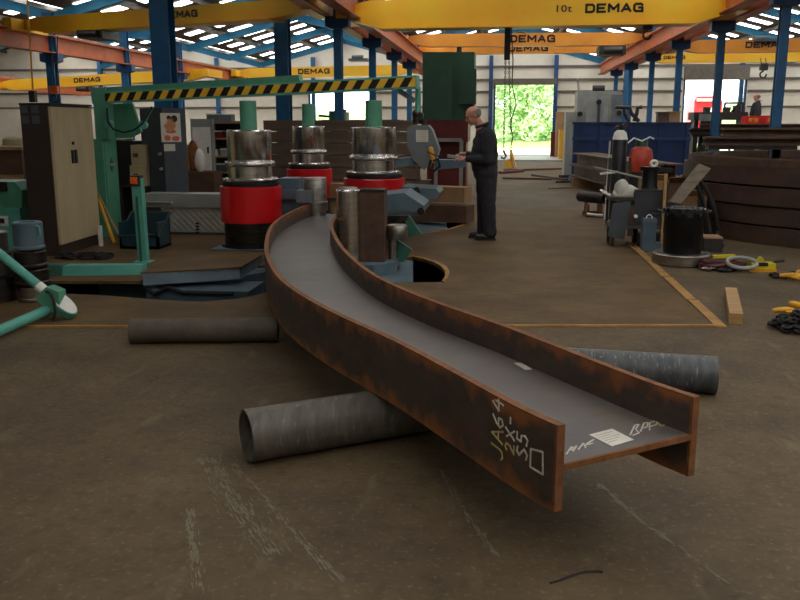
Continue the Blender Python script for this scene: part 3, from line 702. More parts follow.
def pipe(px0, py0, px1, py1, r, mt, label, th=.012, ext=0):
    a = G(px0, py0, r); b = G(px1, py1, r)
    if ext: b = b + (b - a).normalized() * ext
    return solo('steel_pipe', MB().pipe(a, b, r, th, 56), mt, label, 'pipe')
pipe(246, 436, 412, 409, .124, M['pipe'], 'mottled grey steel pipe under the beam, nearest the camera', ext=.55)
pipe(716.5, 375, 590, 367, .109, M['pipeblue'], 'blue-grey steel pipe with pale scratches sticking out right of the beam', ext=.55)
pipe(131, 331, 278, 329.5, .088, M['pipedark'], 'dark brown steel pipe lying on the floor left of the beam', .01)

# ================================================================== THE BENDING MACHINE
def roll(X, Y, label, sc=1.0, first=None):
    if first: return dup(first, (X, Y, 0), 0, label, None, (sc, sc, 1.02))
    t = thing('bending_roll', label, 'machine roll', (X, Y, 0), 'bending rolls with red bands'); c = (X, Y, 0)
    part('base_ring', MB().lathe([(0, .015), (.385, .015), (.385, .04), (0, .04)], c, 56), M['darksteel'], t)
    part('lower_roll', MB().lathe([(0, .04), (.34, .04), (.345, .07), (.345, .34), (0, .34)], c, 56), M['darksteel'], t, 'dark oiled lower roll')
    part('red_band', MB().lathe([(.345, .325), (.378, .325), (.384, .332), (.384, .763), (.378, .77), (.3, .77)], c, 56), M['red'], t, 'glossy red band')
    part('seal_ring', MB().lathe([(.0, .76), (.33, .76), (.35, .78), (.35, .815), (.31, .83), (0, .83)], c, 56), M['rubber'], t, 'black seal ring')
    part('lower_collar', MB().lathe([(0, .825), (.34, .825), (.345, .835), (.345, .855), (.335, .865), (.275, .87), (.275, 1.03), (0, 1.03)], c, 56), M['steel'], t)
    part('flange_ring', MB().lathe([(.2, 1.01), (.305, 1.01), (.312, 1.02), (.312, 1.06), (.305, 1.07), (.2, 1.07)], c, 56), M['steel'], t)
    part('upper_collar', MB().lathe([(0, 1.065), (.268, 1.065), (.275, 1.075), (.275, 1.44), (.262, 1.453), (0, 1.453)], c, 56), M['steel'], t, 'bright machined steel sleeve')
    part('shaft', MB().lathe([(0, 1.45), (.104, 1.45), (.104, 1.80), (.098, 1.807), (0, 1.807)], c, 32), M['green'], t, 'green painted shaft end')
    return t
r1c = V(249.5, 150, 10.45); r2c = V(309, 150, 14.2); r3c = V(374, 150, 11.9)
r1 = roll(r1c.x, 10.45, 'red-banded steel roll at the left of the machine, nearest and outside the beam')
roll(r2c.x, 14.2, 'red-banded steel roll farthest back, between the other two rolls', 1.0, r1)
roll(r3c.x, 11.9, 'red-banded steel roll at right behind the upright block', 1.12, r1)

def qbox(name, px0, py0, px1, py1, Y, depth, mt, parent=None, bev=.01, label=None, zmin=None):
    x0, x1, z0, z1 = R4(px0, py0, px1, py1, Y)
    if zmin is not None: z0 = zmin
    mb = MB().box(x0, x1, Y, Y + depth, z0, z1)
    if bev: mb.bevel(bev)
    return part(name, mb, mt, parent, label)
M['tablegrey'] = mat('table_grey', '55626a', '66737b', rough=.5, scale=4)  # lighter copy of bluegrey, light painted in for the dim table front
# machine body set in the pit, with its left table and the arms
bc = G(230, 280)
t = thing('bending_machine', 'blue-grey bed of the beam bending machine sunk in the floor pit', 'bending machine', (bc.x, bc.y, -.55))
A, B_, C_, D_ = G(140, 272.5, .1), G(241, 267, .1), G(262, 254.5, .1), G(172, 259.5, .1)
part('table_plate', MB().prism([(p.x, p.y, .085) for p in (A, B_, C_, D_)], (0, 0, .015)), M['plate'], t, 'brown worn steel table top')
mb = MB().prism([(p.x, p.y, -.03) for p in (A + Vector((.02, .01, 0)), B_ + Vector((-.02, .01, 0)), C_, D_)], (0, 0, .114)); part('table_body', mb.bevel(.008), M['tablegrey'], t)
e0, e1 = G(150, 284, -.08), G(290, 281, -.08)
part('bed', MB().prism([(-4.2, 8.35, -.55), (-2.75, 8.35, -.55), (-2.3, 9.0, -.55), (-2.1, 12.4, -.55), (-4.2, 12.4, -.55)], (0, 0, .53)).bevel(.01), M['bluegrey'], t)
part('bed_step', MB().box(-3.5, -2.45, 7.95, 8.5, -.5, -.08).bevel(.01), M['bluegrey'], t)
for i in range(5): part('bed_bolt', MB().cyl((-3.4 + i * .2, 7.95, -.22), (-3.4 + i * .2, 7.93, -.22), .025, seg=10), M['dark'], t) if i < 3 else None
part('hydraulic_hose', MB().tube([(-3.5, 7.93, -.06), (-3.4, 7.9, -.12), (-3.25, 7.9, -.05), (-3.1, 7.92, -.1), (-2.6, 7.93, -.1)], .022, 8), M['rubber'], t)
part('roll_plinth', MB().box(r1c.x - .42, r1c.x + .42, 10.04, 10.9, -.03, .015).bevel(.005), M['bluegrey'], t)
# right-hand arms, each reaching into its floor slot
def arm(name, pts, z0, z1, mt=M['bluegrey']):
    mb = MB().prism([(p[0], p[1], z0) for p in pts], (0, 0, z1 - z0)).bevel(.015); return part(name, mb, mt, t)
BZ = R4(359, 191.5, 384, 262, 8.75)[2]
arm('slide_arm', xy([(350, 258), (395, 257.5), (413, 260), (413, 281), (350, 282)]), -.35, -.012)
arm('slide_block', [(-1.75, 8.55), (-1.3, 8.55), (-1.1, 8.75), (-1.1, 9.2), (-1.75, 9.3)], -.012, BZ)
arm('slide_arm', xy([(386, 226), (402, 222.5), (446, 219.5), (448, 231), (420, 234), (386, 237)]), -.35, -.012)
def V3(L, Y): return [V(px, py, Y) for px, py in L]
pr_ = V3([(372, 196), (404, 193), (424, 206), (424, 212), (420, 216), (372, 216)], 10.4)
part('roll_carriage', MB().prism(pr_, (0, .8, 0)).bevel(.015), M['bluegrey'], t)
part('roll_carriage', MB().prism(V3([(402, 187), (436, 189), (440, 193), (436, 199), (402, 199)], 11.5), (0, .7, 0)).bevel(.015), M['bluegrey'], t)
part('carriage_lip', MB().prism(V3([(372, 210), (421, 211), (421, 213), (372, 212.5)], 10.38), (0, .02, 0)), M['steeldull'], t)
for px, py, Y in ((417, 190, 11.45), (421, 211, 10.36)): c = V(px, py, Y); part('pin', MB().cyl((c.x, c.y + .05, c.z), (c.x, c.y - .05, c.z), .045), M['darksteel'], t)
# green brackets between the arms
part('gusset', MB().prism(V3([(409, 216), (421, 234), (407, 237), (400, 230)], 9.6), (0, .08, 0)), M['dkgreen'], t, 'green gusset plate')
part('gusset', MB().prism(V3([(394, 238), (412, 250), (404, 262), (388, 262)], 9.1), (0, .06, 0)), M['dkgreen'], t, 'green gusset plate')
for i in range(1): c = V(400 + i * 7, 239 - i * 2, 9.3); part('lug', MB().cyl(c, c + Vector((.05, 0, .05)), .035, seg=12), M['green'], t)
# side guides that look like their own items
x0, x1, z0, z1 = R4(334.5, 190, 358.5, 262, 8.6)
cx = (x0 + x1) / 2 + .0; rr = (x1 - x0) / 2
t = thing('guide_roll', 'tall bright steel guide roll standing at the inside of the bent beam', 'guide roll', (cx, 8.72, 0))
part('roll', MB().lathe([(0, .0), (rr, .0), (rr, .18), (rr * .985, .19), (rr, .2), (rr, z1 - .012), (rr - .012, z1), (0, z1)], (cx, 8.72, 0), 48), M['steel'], t)
part('cap', MB().lathe([(0, z1), (rr * .8, z1), (rr * .75, z1 + .02), (0, z1 + .02)], (cx, 8.72, 0), 40), M['steeldull'], t)
x0, x1, z0, z1 = R4(359, 191.5, 384, 262, 8.75)
t = thing('guide_block', 'upright dark rusty steel block standing beside the bright guide roll', 'steel block', ((x0 + x1) / 2, 8.87, z0))
part('block', MB().box(x0, x1, 8.75, 9.0, z0, z1).bevel(.006), M['rustdark'], t)
part('top_plate', MB().box(x0 - .004, x1 + .004, 8.745, 9.005, z1 - .005, z1 + .018).bevel(.004), M['darksteel'], t)
c = V(397, 226, 9.0)
t = thing('support_roller', 'small steel disc roller on a thin stem, right of the dark block', 'roller', (c.x, 9.0, 0))
x0, x1, z0, z1 = R4(386, 226, 408, 240, 8.9)
part('disc', MB().lathe([(0, z0), ((x1 - x0) / 2 - .01, z0), ((x1 - x0) / 2, z0 + .015), ((x1 - x0) / 2, z1 - .015), ((x1 - x0) / 2 - .01, z1), (0, z1)], (c.x, 9.0, 0), 40), M['steeldull'], t)
part('stem', MB().cyl((c.x - .05, 9.0, -.012), (c.x - .05, 9.0, z0), .045), M['steeldull'], t)
part('foot', MB().cyl((c.x - .05, 9.0, -.012), (c.x - .05, 9.0, .03), .075), M['rustdark'], t)
# hold-down roller on the web and its bracket
c = G(314, 216, zt); rr = .155
z1 = V(314, 178, c.y).z
t = thing('hold_down_roller', 'small oily steel roller pressing on the web at the far end of the beam', 'roller', (c.x, c.y + .1, zt))
part('roller', MB().lathe([(0, zt), (rr * .86, zt), (rr * .86, zt + .05), (rr, zt + .06), (rr, zt + .17), (rr * .93, zt + .18), (rr * .93, z1 - .02), (rr * .88, z1), (0, z1)], (c.x, c.y + .1, 0), 44), M['steeldull'], t)
x0, x1, z0, z1b = R4(295, 191, 312, 203, c.y - .15)
part('bracket', MB().box(x0, x1, c.y - .1, c.y + .05, z0, z1b).bevel(.01), M['grey'], t, 'pale grey bracket')
x0, x1, z0, z1b = R4(281, 178, 301, 206, c.y + .5)
part('yoke', MB().box(x0, x1, c.y + .4, c.y + .75, zt - .2, z1b).box(x0, c.x, c.y + .35, c.y + .55, z0 + .1, z0 + .22).bevel(.01), M['bluegrey'], t, 'blue-grey yoke')

# ------------------------------------------------------------------ striped beam across the machine
gl, gr = V(101, 98, 11.2), V(418, 82, 10.3)
t = thing('striped_frame', 'green frame with black and yellow striped beam spanning above the rolls', 'machine frame', (gl.x, 11.2, 0))
d = (gr - gl).normalized(); f = Vector((d.y, -d.x, 0)).normalized(); upv = f.cross(d); upv = upv if upv.z > 0 else -upv
hb = .1
part('beam', MB().obox(gl - d * .1 - f * .0, gr, .14, .15, upv).bevel(.01), M['teal'], t)
up0, up1, up2, up3 = gl + upv * .07, gl + d * ((gr - gl).length * .665) + upv * .07, gl + d * ((gr - gl).length * .66) + upv * .155, gl + upv * .13
part('top_stiffener', MB().prism([p + f * .05 for p in (up0, up1, up2, up3)], -f * .1), M['green'], t)
L = (gr - gl).length - .02; q0 = gl + f * .072 + d * .05
part('hazard_band', MB().obox(q0, q0 + d * (L - .04), .004, .105, upv), M['hazard'], t, 'yellow band of the warning stripes')
mb = MB(); n = 22; st = (L - .04) / n
for i in range(n):
    a = q0 + f * .003 + d * (i * st + .0); pts = [a - upv * .052, a + d * st * .5 - upv * .052, a + d * st * .86 + upv * .052, a + d * st * .36 + upv * .052]
    mb.prism(pts, f * .002)
part('black_stripes', mb, M['black'], t, 'slanting black stripes')
x0, x1, z0, z1 = R4(94, 88, 107, 139, 11.1)
part('post', MB().box(x0, x1, 11.1, 11.3, z0, z1).bevel(.02), M['green'], t)
part('side_plate', MB().prism(V3([(107, 104), (132, 103), (141, 132), (130, 138), (107, 138)], 11.45), (0, .06, 0)).bevel(.01), M['green'], t)
for s_, e_ in (((107, 106), (109, 124)), ((152, 107), (143, 125))):
    a, b = V(*s_, 11.05), V(*e_, 11.05); part('link', MB().obox(a, b, .03, .04), M['green'], t); part('pivot', MB().cyl(b + Vector((0, -.04, 0)), b + Vector((0, .05, 0)), .055, seg=16), M['teal'], t)
part('cable', MB().tube(V3([(107, 108), (108, 122), (113, 129), (124, 132.5), (134, 130), (142, 124), (152, 107)], 11.0), .012, 6), M['rubber'], t)
gp = V(418, 88, 10.4); x0, x1, z0, z1 = R4(414.5, 87, 420.5, 112, 10.3)
part('end_post', MB().cyl(((x0 + x1) / 2, 10.36, z0), ((x0 + x1) / 2, 10.36, z1), .035), M['teal'], t)
part('strut', MB().obox(V(398, 90, 10.36), V(415, 101, 10.36), .05, .06), M['bluegrey'], t)

# tapered grey control arm behind, with notice and looped cable
gpts = V3([(407, 128), (412, 125), (428, 125), (432, 130), (439, 150), (436, 160), (424, 170), (413, 160), (407, 145)], 12.6)
t = thing('control_pod', 'tapered grey control pod with a paper notice, left of the man', 'control pod', V(420, 215, 12.6))
part('casing', MB().prism(gpts, (0, .35, 0)).bevel(.02), M['grey'], t)
x0, x1, z0, z1 = R4(416, 130, 428, 142, 12.58); nt = part('notice', MB().box(x0, x1, 12.59, 12.598, z0, z1), M['paper'], t, 'white printed notice')
mb = MB()
for i in range(6): mb.box(x0 + .02, x1 - .02, 12.587, 12.5895, z0 + .02 + i * .027, z0 + .028 + i * .027)
o = finish('printing', mb, M['ink'], WORLD[t.name]); o.parent = nt
part('grip', MB().capsule(V(431, 149, 12.5), V(433, 161, 12.5), .035, .03), M['hookyellow'], t, 'yellow grip')
part('cable', MB().tube(V3([(431, 160), (429, 168), (434, 171), (440, 166), (438, 159), (433, 161)], 12.48), .018, 8), M['rubber'], t)
part('valve', MB().cyl(V(417, 124, 12.75), V(417, 116, 12.75), .07).ball(V(417, 114, 12.75), .075), M['darksteel'], t)
part('valve', MB().cyl(V(424, 125, 12.75), V(424, 119, 12.75), .04).box(*R4(420, 117, 423, 119, 12.7)[:2], 12.7, 12.8, *R4(420, 113, 423, 120, 12.7)[2:]), M['dark'], t)
part('arm', MB().prism(V3([(432, 160), (466, 160), (466, 167), (436, 170)], 12.65), (0, .3, 0)).bevel(.01), M['bluegrey'], t)
cc = V(418, 160, 12.75); part('boom', MB().obox(cc, (r3c.x + .1, 12.35, cc.z - .05), .12, .12), M['bluegrey'], t)
# ================================================================== LEFT SIDE
def bxt(name, label, cat, px0, py0, px1, py1, Y, depth, mt, zmin=None, bev=.01, group=None, body='body'):
    x0, x1, z0, z1 = R4(px0, py0, px1, py1, Y)
    if zmin is not None: z0 = zmin
    t = thing(name, label, cat, ((x0 + x1) / 2, Y + depth / 2, z0), group)
    mb = MB().box(x0, x1, Y, Y + depth, z0, z1)
    if bev: mb.bevel(bev)
    part(body, mb, mt, t); return t, x0, x1, z0, z1
# tall two-tone cabinet, corner towards the camera
C, Rr, Ll = G(61, 256), G(100.5, 243), G(36, 254)
u = (Rr - C).normalized(); v = Vector((-u.y, u.x, 0)); wdt = (Rr - C).length; dep = .345
ht = V(48, 104, C.y).z
t = thing('tall_cabinet', 'tall brown metal cabinet with a cream door at the left', 'cabinet', C + u * wdt / 2 + v * dep / 2)
def cb(a0, a1, b0, b1, z0, z1): return MB().hexa([C + u * a + v * b + Vector((0, 0, z)) for z in (z0, z1) for a, b in ((a0, b0), (a1, b0), (a1, b1), (a0, b1))])
part('body', cb(0, wdt, .02, dep, .0, ht).bevel(.008), M['brownblack'], t)
part('plinth', cb(.0, wdt, .0, .03, .0, .12), M['brownblack'], t)
dr = part('door', cb(.02, wdt - .01, -.012, .02, .13, ht - .03).bevel(.006), M['cream'], t, 'cream sheet-metal door')
for a in (.4, .48):
    o = finish('latch', cb(wdt * a, wdt * a + .045, -.03, -.01, 1.06, 1.22).bevel(.006), M['black'], WORLD[t.name]); o.parent = dr
o = finish('lock', MB().cyl(C + u * wdt * .45 - v * .012 + Vector((0, 0, 1.3)), C + u * wdt * .45 - v * .03 + Vector((0, 0, 1.3)), .02, seg=14), M['black'], WORLD[t.name]); o.parent = dr
part('rim', cb(-.005, wdt + .005, -.015, dep + .005, ht - .012, ht + .012), M['black'], t)
for a, z in ((.12, ht - .1), (.25, ht - .1), (.12, ht - .22), (.25, ht - .22)):
    part('sticker', MB().hexa([C + v * (a + p) - u * (.001 + q_) + Vector((0, 0, z + r)) for r in (0, .09) for p, q_ in ((0, 0), (.09, 0), (.09, .002), (0, .002))]), M['dkgrey'], t, 'faded grey sticker')
# teal pedestal with an orange push button
c = G(144, 262)
t = thing('button_pedestal', 'slim teal pedestal with an orange push button on top', 'pedestal', c)
pt = V(137, 178, c.y)
part('post', MB().obox(c + Vector((.0, 0, .0)), Vector((pt.x + .01, c.y, pt.z)), .1, .09, (0, 1, 0)).bevel(.012), M['teal'], t)
part('rib', MB().obox(c + Vector((-.005, -.055, .02)), Vector((pt.x + .005, c.y - .055, pt.z - .2)), .02, .02, (0, 1, 0)), M['dkgreen'], t)
part('foot', MB().box(c.x - .09, c.x + .09, c.y - .08, c.y + .08, 0, .015), M['teal'], t)
part('box', MB().box(pt.x - .055, pt.x + .055, c.y - .08, c.y + .04, pt.z - .08, pt.z + .03).bevel(.01), M['dark'], t)
part('button', MB().box(pt.x - .038, pt.x + .038, c.y - .1, c.y - .08, pt.z - .06, pt.z + .015).cyl((pt.x, c.y - .1, pt.z - .025), (pt.x, c.y - .12, pt.z - .025), .028, seg=16), M['orange'], t, 'orange button plate')
# teal kerb beam on the floor
a, b = G(36, 276), G(141, 275)
t = thing('guard_rail', 'low teal steel rail on the floor before the tall cabinet', 'rail', (a + b) / 2)
part('rail', MB().hexa([(a.x, a.y, 0), (b.x, b.y, 0), (b.x, b.y + .16, 0), (a.x, a.y + .16, 0), (a.x, a.y + .02, .1), (b.x, b.y + .02, .1), (b.x, b.y + .16, .1), (a.x, a.y + .16, .1)]).bevel(.01), M['teal'], t)
m_ = a.lerp(b, .25); part('sleeve', MB().hexa([(a.x, a.y - .01, 0), (m_.x, m_.y - .01, 0), (m_.x, m_.y + .17, 0), (a.x, a.y + .17, 0), (a.x, a.y + .01, .108), (m_.x, m_.y + .01, .108), (m_.x, m_.y + .17, .108), (a.x, a.y + .17, .108)]), M['dkgreen'], t, 'darker end sleeve')
def chain_pile(cx, cy, rx, ry, n, r, tr, seed, h=.08):
    rnd = random.Random(seed); mb = MB()
    for i in range(n):
        an = rnd.uniform(0, 2 * PI); d_ = math.sqrt(rnd.random()); p = Vector((cx + rx * d_ * math.cos(an), cy + ry * d_ * math.sin(an), tr + rnd.random() * h * (1 - d_ * .7)))
        rot = Matrix.Rotation(rnd.uniform(0, PI), 3, 'Z') @ Matrix.Rotation(rnd.uniform(-.9, .9), 3, 'X')
        pts = [p + rot @ Vector((math.cos(w_) * r * 1.5, math.sin(w_) * r * .9, 0)) for w_ in [2 * PI * j / 8 for j in range(8)]]
        lo = min(q_.z for q_ in pts); pts = [q_ + Vector((0, 0, max(0, tr - lo))) for q_ in pts]
        mb.tube(pts, tr, 6, closed=True)
    return mb
c = G(83, 258); solo('chain_pile', chain_pile(c.x, c.y, .34, .14, 60, .04, .012, 3, .05), M['rubber'], 'loose black chain heap on the floor before the tall cabinet', 'chain')
# open crate
c = G(139, 249)
x0, x1, z0, z1 = R4(119, 216, 158, 250, c.y)
t = thing('plastic_crate', 'open dark blue plastic crate behind the teal pedestal', 'crate', (c.x, c.y + .2, 0))
mb = MB().box(x0, x1, c.y, c.y + .03, 0, .16).box(x0, x0 + .03, c.y, c.y + .4, 0, z1 * .8).box(x1 - .03, x1, c.y, c.y + .4, 0, z1 * .8).box(x0, x1, c.y + .37, c.y + .4, 0, z1).box(x0, x1, c.y, c.y + .4, 0, .03)
part('tub', mb.bevel(.012), M['toolblue'], t); part('rim', MB().tube([(x0, c.y, .16), (x1, c.y, .16), (x1, c.y + .4, z1), (x0, c.y + .4, z1)], .02, 8, closed=True), M['toolblue'], t)
solo('rag', MB().ball((c.x + .05, c.y + .22, .1), (.14, .1, .07)), M['dkred'], 'dark red cloth lying inside the blue crate', 'cloth')
def rod(name, label, cat, a, b, r, mt, group=None): return solo(name, MB().cyl(a, b, r, seg=12), mt, label, cat, group)
rod('pole', 'yellow pole leaning against the green cabinet', 'pole', G(114.5, 243, .02), V(98, 198, 10.95), .022, M['hookyellow'])
rod('pole', 'thin tan pole crossing behind the yellow pole', 'pole', G(122, 241, .02), V(95, 188, 11.0), .014, M['wood'])
c = G(101, 246); rod('tube', 'short white tube standing at the foot of the tall cabinet', 'tube', (c.x, c.y, 0), (c.x, c.y, .26), .03, M['white'])
c = G(124.5, 243); rod('rod', 'thin grey rod standing upright behind the blue crate', 'rod', (c.x, c.y + .35, 0), (c.x, c.y + .35, .75), .012, M['ltgrey'])
# green switch cabinet under the striped frame's post
t, x0, x1, z0, z1 = bxt('switch_cabinet', 'narrow green switch cabinet under the post of the striped frame', 'cabinet', 92, 139, 105.5, 240, 11.1, .42, M['green'], 0.0, .012)
part('door', MB().box(x1 - .002, x1 + .012, 11.14, 11.5, .05, z1 - .05).bevel(.004), M['green'], t)
zc = V(112, 165, 11.2).z
part('emblem', MB().prism([(x1 + .012, 11.24, zc), (x1 + .012, 11.3, zc + .1), (x1 + .012, 11.36, zc), (x1 + .012, 11.3, zc - .1)], (.01, 0, 0)), M['dkgreen'], t); part('handle', MB().box(x1 + .01, x1 + .04, 11.22, 11.38, zc - .015, zc + .015), M['ltgrey'], t, 'pale lever handle')
# solid black box for shade in a locker with cartons
t, x0, x1, z0, z1 = bxt('open_locker', 'dark open locker between the green and grey cabinets', 'locker', 118, 141, 146, 236, 12.3, .5, M['black'], 0.0, .01, body='back_panel')
rgx = V(123, 139, 12.4).x; rg_ = MB().ball((rgx, 12.45, z1 + .03), (.15, .1, .04), 24, 14)
for v_ in rg_.b.verts: v_.co += noise.noise_vector(v_.co * 11) * .02
solo('rag', rg_, M['white'], 'crumpled white rag on top of the dark open locker', 'cloth')
x0, x1, z0, z1 = R4(129.5, 145, 146, 186, 11.95)
part('shelf', MB().box(x0 - .15, x1, 11.9, 12.3, z0 - .02, z0), M['dark'], t)
part('upright', MB().box(x0 - .15, x0 - .12, 11.9, 12.3, 0, z0), M['dark'], t); part('upright', MB().box(x1 - .03, x1, 11.9, 12.3, 0, z0 - .02), M['dark'], t)
for i, (f0, f1, nm) in enumerate(((0, .5, 'lower'), (.5, 1, 'upper'))):
    tt = thing('carton', nm + ' cream carton stacked left of the grey cabinet', 'carton', ((x0 + x1) / 2, 12.1, z0 + (z1 - z0) * f0), 'cream cartons')
    part('box', MB().box(x0 + (.02 if i else 0), x1, 11.95 + .03 * i, 12.28, z0 + (z1 - z0) * f0, z0 + (z1 - z0) * f1 - .002).bevel(.006), M['cream'], tt)
    part('label', MB().box(x0 + .05, x0 + .13, 11.945 + .03 * i, 11.95 + .03 * i, z0 + (z1 - z0) * (f0 + .2), z0 + (z1 - z0) * (f0 + .3)), M['rust'], tt, 'brown printed label')
# grey cabinet with poster
p0, p1, p2 = V(142, 150, 12.15), V(164, 150, 11.85), V(187, 150, 12.1); zt_ = V(164, 108, 11.9).z
t = thing('grey_cabinet', 'grey steel control cabinet with a poster on its side', 'cabinet', (p1.x, p1.y, 0))
part('body', MB().prism([(p.x, p.y, 0) for p in (p0, p1, p2)] + [(p2.x - .2, p2.y + .45, 0), (p0.x + .1, p0.y + .4, 0)], (0, 0, zt_)).bevel(.012), M['dkgrey'], t)
dd = (p2 - p1); dd.z = 0; Lf = dd.length; dd.normalize(); nf = Vector((dd.y, -dd.x, 0))
def on_face(a0, a1, z0, z1, off, th=.003): return MB().hexa([Vector((p1.x, p1.y, 0)) + dd * a + nf * o + Vector((0, 0, z)) for z in (z0, z1) for a, o in ((a0, off), (a1, off), (a1, off - th), (a0, off - th))])
za, zb_ = V(170, 142, 11.95).z, V(170, 113, 11.95).z
ps = solo('poster', on_face(-.03, .27, za, zb_, .006), M['paper'], 'pale pin-up poster on the grey cabinet', 'poster')
def pic(name, blobs, mt):
    mb = MB()
    for a, z, ra, rz_ in blobs:
        pts = [Vector((p1.x, p1.y, 0)) + dd * (-.03 + .3 * a + ra * math.cos(w_)) + nf * .007 + Vector((0, 0, za + (zb_ - za) * z + rz_ * math.sin(w_))) for w_ in [2 * PI * j / 14 for j in range(14)]]
        mb.prism(pts, nf * .001)
    o = finish(name, mb, mt, WORLD[ps.name]); o.parent = ps
M['printskin'] = mat('print_skin', 'b07850', 'bd865c', rough=.7); M['printred'] = mat('print_red', 'a84a2c', 'b65636', rough=.7)
pic('printed_figure', ((.5, .58, .075, .07), (.42, .46, .06, .05), (.5, .74, .05, .035), (.3, .56, .05, .03)), M['printskin'])
pic('printed_hair', ((.42, .84, .035, .03), (.68, .8, .05, .05)), M['dark'])
pic('printed_scenery', ((.3, .14, .05, .04), (.72, .12, .06, .035), (.5, .36, .08, .025)), M['printred'])
zc, zd = V(169, 151, 11.95).z, V(169, 144, 11.95).z
solo('notice', on_face(.0, .17, zc, zd, .006), M['paper'], 'small white notice under the poster on the grey cabinet', 'notice')
for px, py in ((160, 154), (161, 169)): c = V(px, py, 11.85); part('knob', MB().cyl((c.x, c.y + .08, c.z), (c.x, c.y - .03, c.z), .02, seg=12), M['ltgrey'], t, 'pale knob')
# chequer-plate guard
t, x0, x1, z0, z1 = bxt('machine_guard', 'low machine guard of pale chequer plate behind the left roll', 'guard', 146, 207, 228, 247, 11.5, .12, M['dkgrey'], 0.0, .005)
xc = V(162, 220, 11.5).x
part('chequer_panel', MB().box(xc, x1, 11.485, 11.5, .03, z1 - .01), M['chequer'], t, 'silvery chequer-plate panel')
for i in range(4): c = V(197.5, 223.5 + i * 3, 11.48); part('slot', MB().box(c.x - .025, c.x + .025, 11.478, 11.486, c.z - .014, c.z + .014), M['black'], t)
x0, x1, z2, z3 = R4(143, 194, 228, 207, 11.42)
part('top_cover', MB().box(x0, x1, 11.42, 11.75, z1, z3).bevel(.01), M['ltgrey'], t)
part('ledge', MB().box(x0, x0 + (x1 - x0) * .35, 11.36, 11.43, z1 + .06, z1 + .08), M['ltgrey'], t)

# sleeve stacks at the left edge
def sleeve(c, r, z0, z1, mt, label, handle=False, rim=0):
    t = thing('roll_sleeve', label, 'roller sleeve', (c.x, c.y, z0), 'steel sleeves at the left edge')
    part('ring', MB().lathe([(r * .55, z0), (r, z0), (r, z0 + .0), (r + rim, z0 + .01), (r + rim, z0 + .025), (r, z0 + .035), (r, z1 - .01), (r - .01, z1), (r * .55, z1), (r * .55, z0)], (c.x, c.y, 0), 40), mt, t)
    if handle: part('handle', MB().tube([(c.x + r * .9, c.y - r * .42, z1 - .03), (c.x + r * 1.15, c.y - r * .5, z1 - .035), (c.x + r * 1.2, c.y - r * .52, z1 - .1), (c.x + r * .92, c.y - r * .42, z1 - .13)], .01, 8), M['teal'], t)
c = G(26, 303); c.y += .13; k_ = c.y - .13
zf = lambda py: V(26, py, k_).z
for i, (y1_, y0_, r, mt, lb) in enumerate(((306, 287, .115, M['steeldull'], 'lowest steel sleeve of the stack at the left edge'), (286, 270, .15, M['darksteel'], 'dark wide sleeve, second up in the stack at the left edge'), (269, 252, .135, M['darksteel'], 'dark sleeve, third up in the stack at the left edge'), (251, 223, .125, M['bluegrey'], 'blue-grey topmost sleeve with a loop handle at the left edge'))):
    sleeve(c, r, max(0, zf(y1_)) if i else 0, zf(y0_) - .004, mt, lb, i == 3, .008)
c2 = Vector((c.x - .33, c.y - .02, 0))
for i, (y1_, y0_, r, mt, lb) in enumerate(((304, 278, .17, M['darksteel'], 'bottom dark sleeve of the stack cut by the left edge'), (277, 253, .15, M['dark'], 'middle black sleeve of the stack cut by the left edge'), (252, 233, .13, M['steeldull'], 'steel sleeve on top of the stack cut by the left edge'))):
    sleeve(c2, r, zf(y1_) if i else 0, zf(y0_) - .004, mt, lb)
# green machine, tank and crates behind
t, x0, x1, z0, z1 = bxt('green_machine', 'green machine half hidden behind the cabinet at the left edge', 'machine', -25, 208, 22, 262, 9.75, .6, M['teal'], 0.0, .02)
part('hood', MB().prism([V(-25, 208, 9.75), V(22, 208, 9.75), V(22, 190, 9.75), V(14, 182, 9.75), V(-25, 182, 9.75)], (0, .5, 0)).bevel(.02), M['green'], t)
part('lid', MB().cyl(V(3, 207, 9.9), V(3, 202, 9.9), .18), M['green'], t)
part('nameplate', MB().box(*R4(-3, 216, 8, 226, 9.74)[:2], 9.735, 9.75, *R4(-3, 216, 8, 226, 9.74)[2:]), M['white'], t, 'white label with black print')
c = V(2, 221, 9.73); part('label_print', MB().box(c.x - .03, c.x + .03, 9.73, 9.735, c.z - .03, c.z + .03), M['black'], t)
part('switch', MB().box(*R4(-6, 182, 5, 191, 9.7)[:2], 9.7, 9.75, *R4(-6, 182, 5, 191, 9.7)[2:]), M['black'], t)
x0, x1, z0, z1 = R4(4, 136, 18, 152, 15)
t = thing('storage_tank', 'beige upright tank behind the tall cabinet at the left edge', 'tank', ((x0 + x1) / 2, 15.1, 0))
part('shell', MB().lathe([(0, 0), (.2, 0), (.2, z1 - .06), (.16, z1 - .02), (0, z1)], ((x0 + x1) / 2, 15.1, 0)), M['cream'], t); part('skirt', MB().lathe([(.205, 0), (.23, 0), (.23, .2), (.205, .2), (.205, 0)], ((x0 + x1) / 2, 15.1, 0)), M['dkgrey'], t)
t, x0, x1, z0, z1 = bxt('timber_crate', 'dark timber crate behind the green machine at the left edge', 'crate', -30, 150, 24, 215, 13.2, .8, M['beambrown'], 0.0, .01)
part('lid', MB().box(x0 - .03, x1 + .03, 13.15, 14.05, z1, z1 + .05), M['card'], t)
part('batten', MB().box(x0, x1, 13.17, 13.2, z1 * .55, z1 * .55 + .1), M['wood'], t)

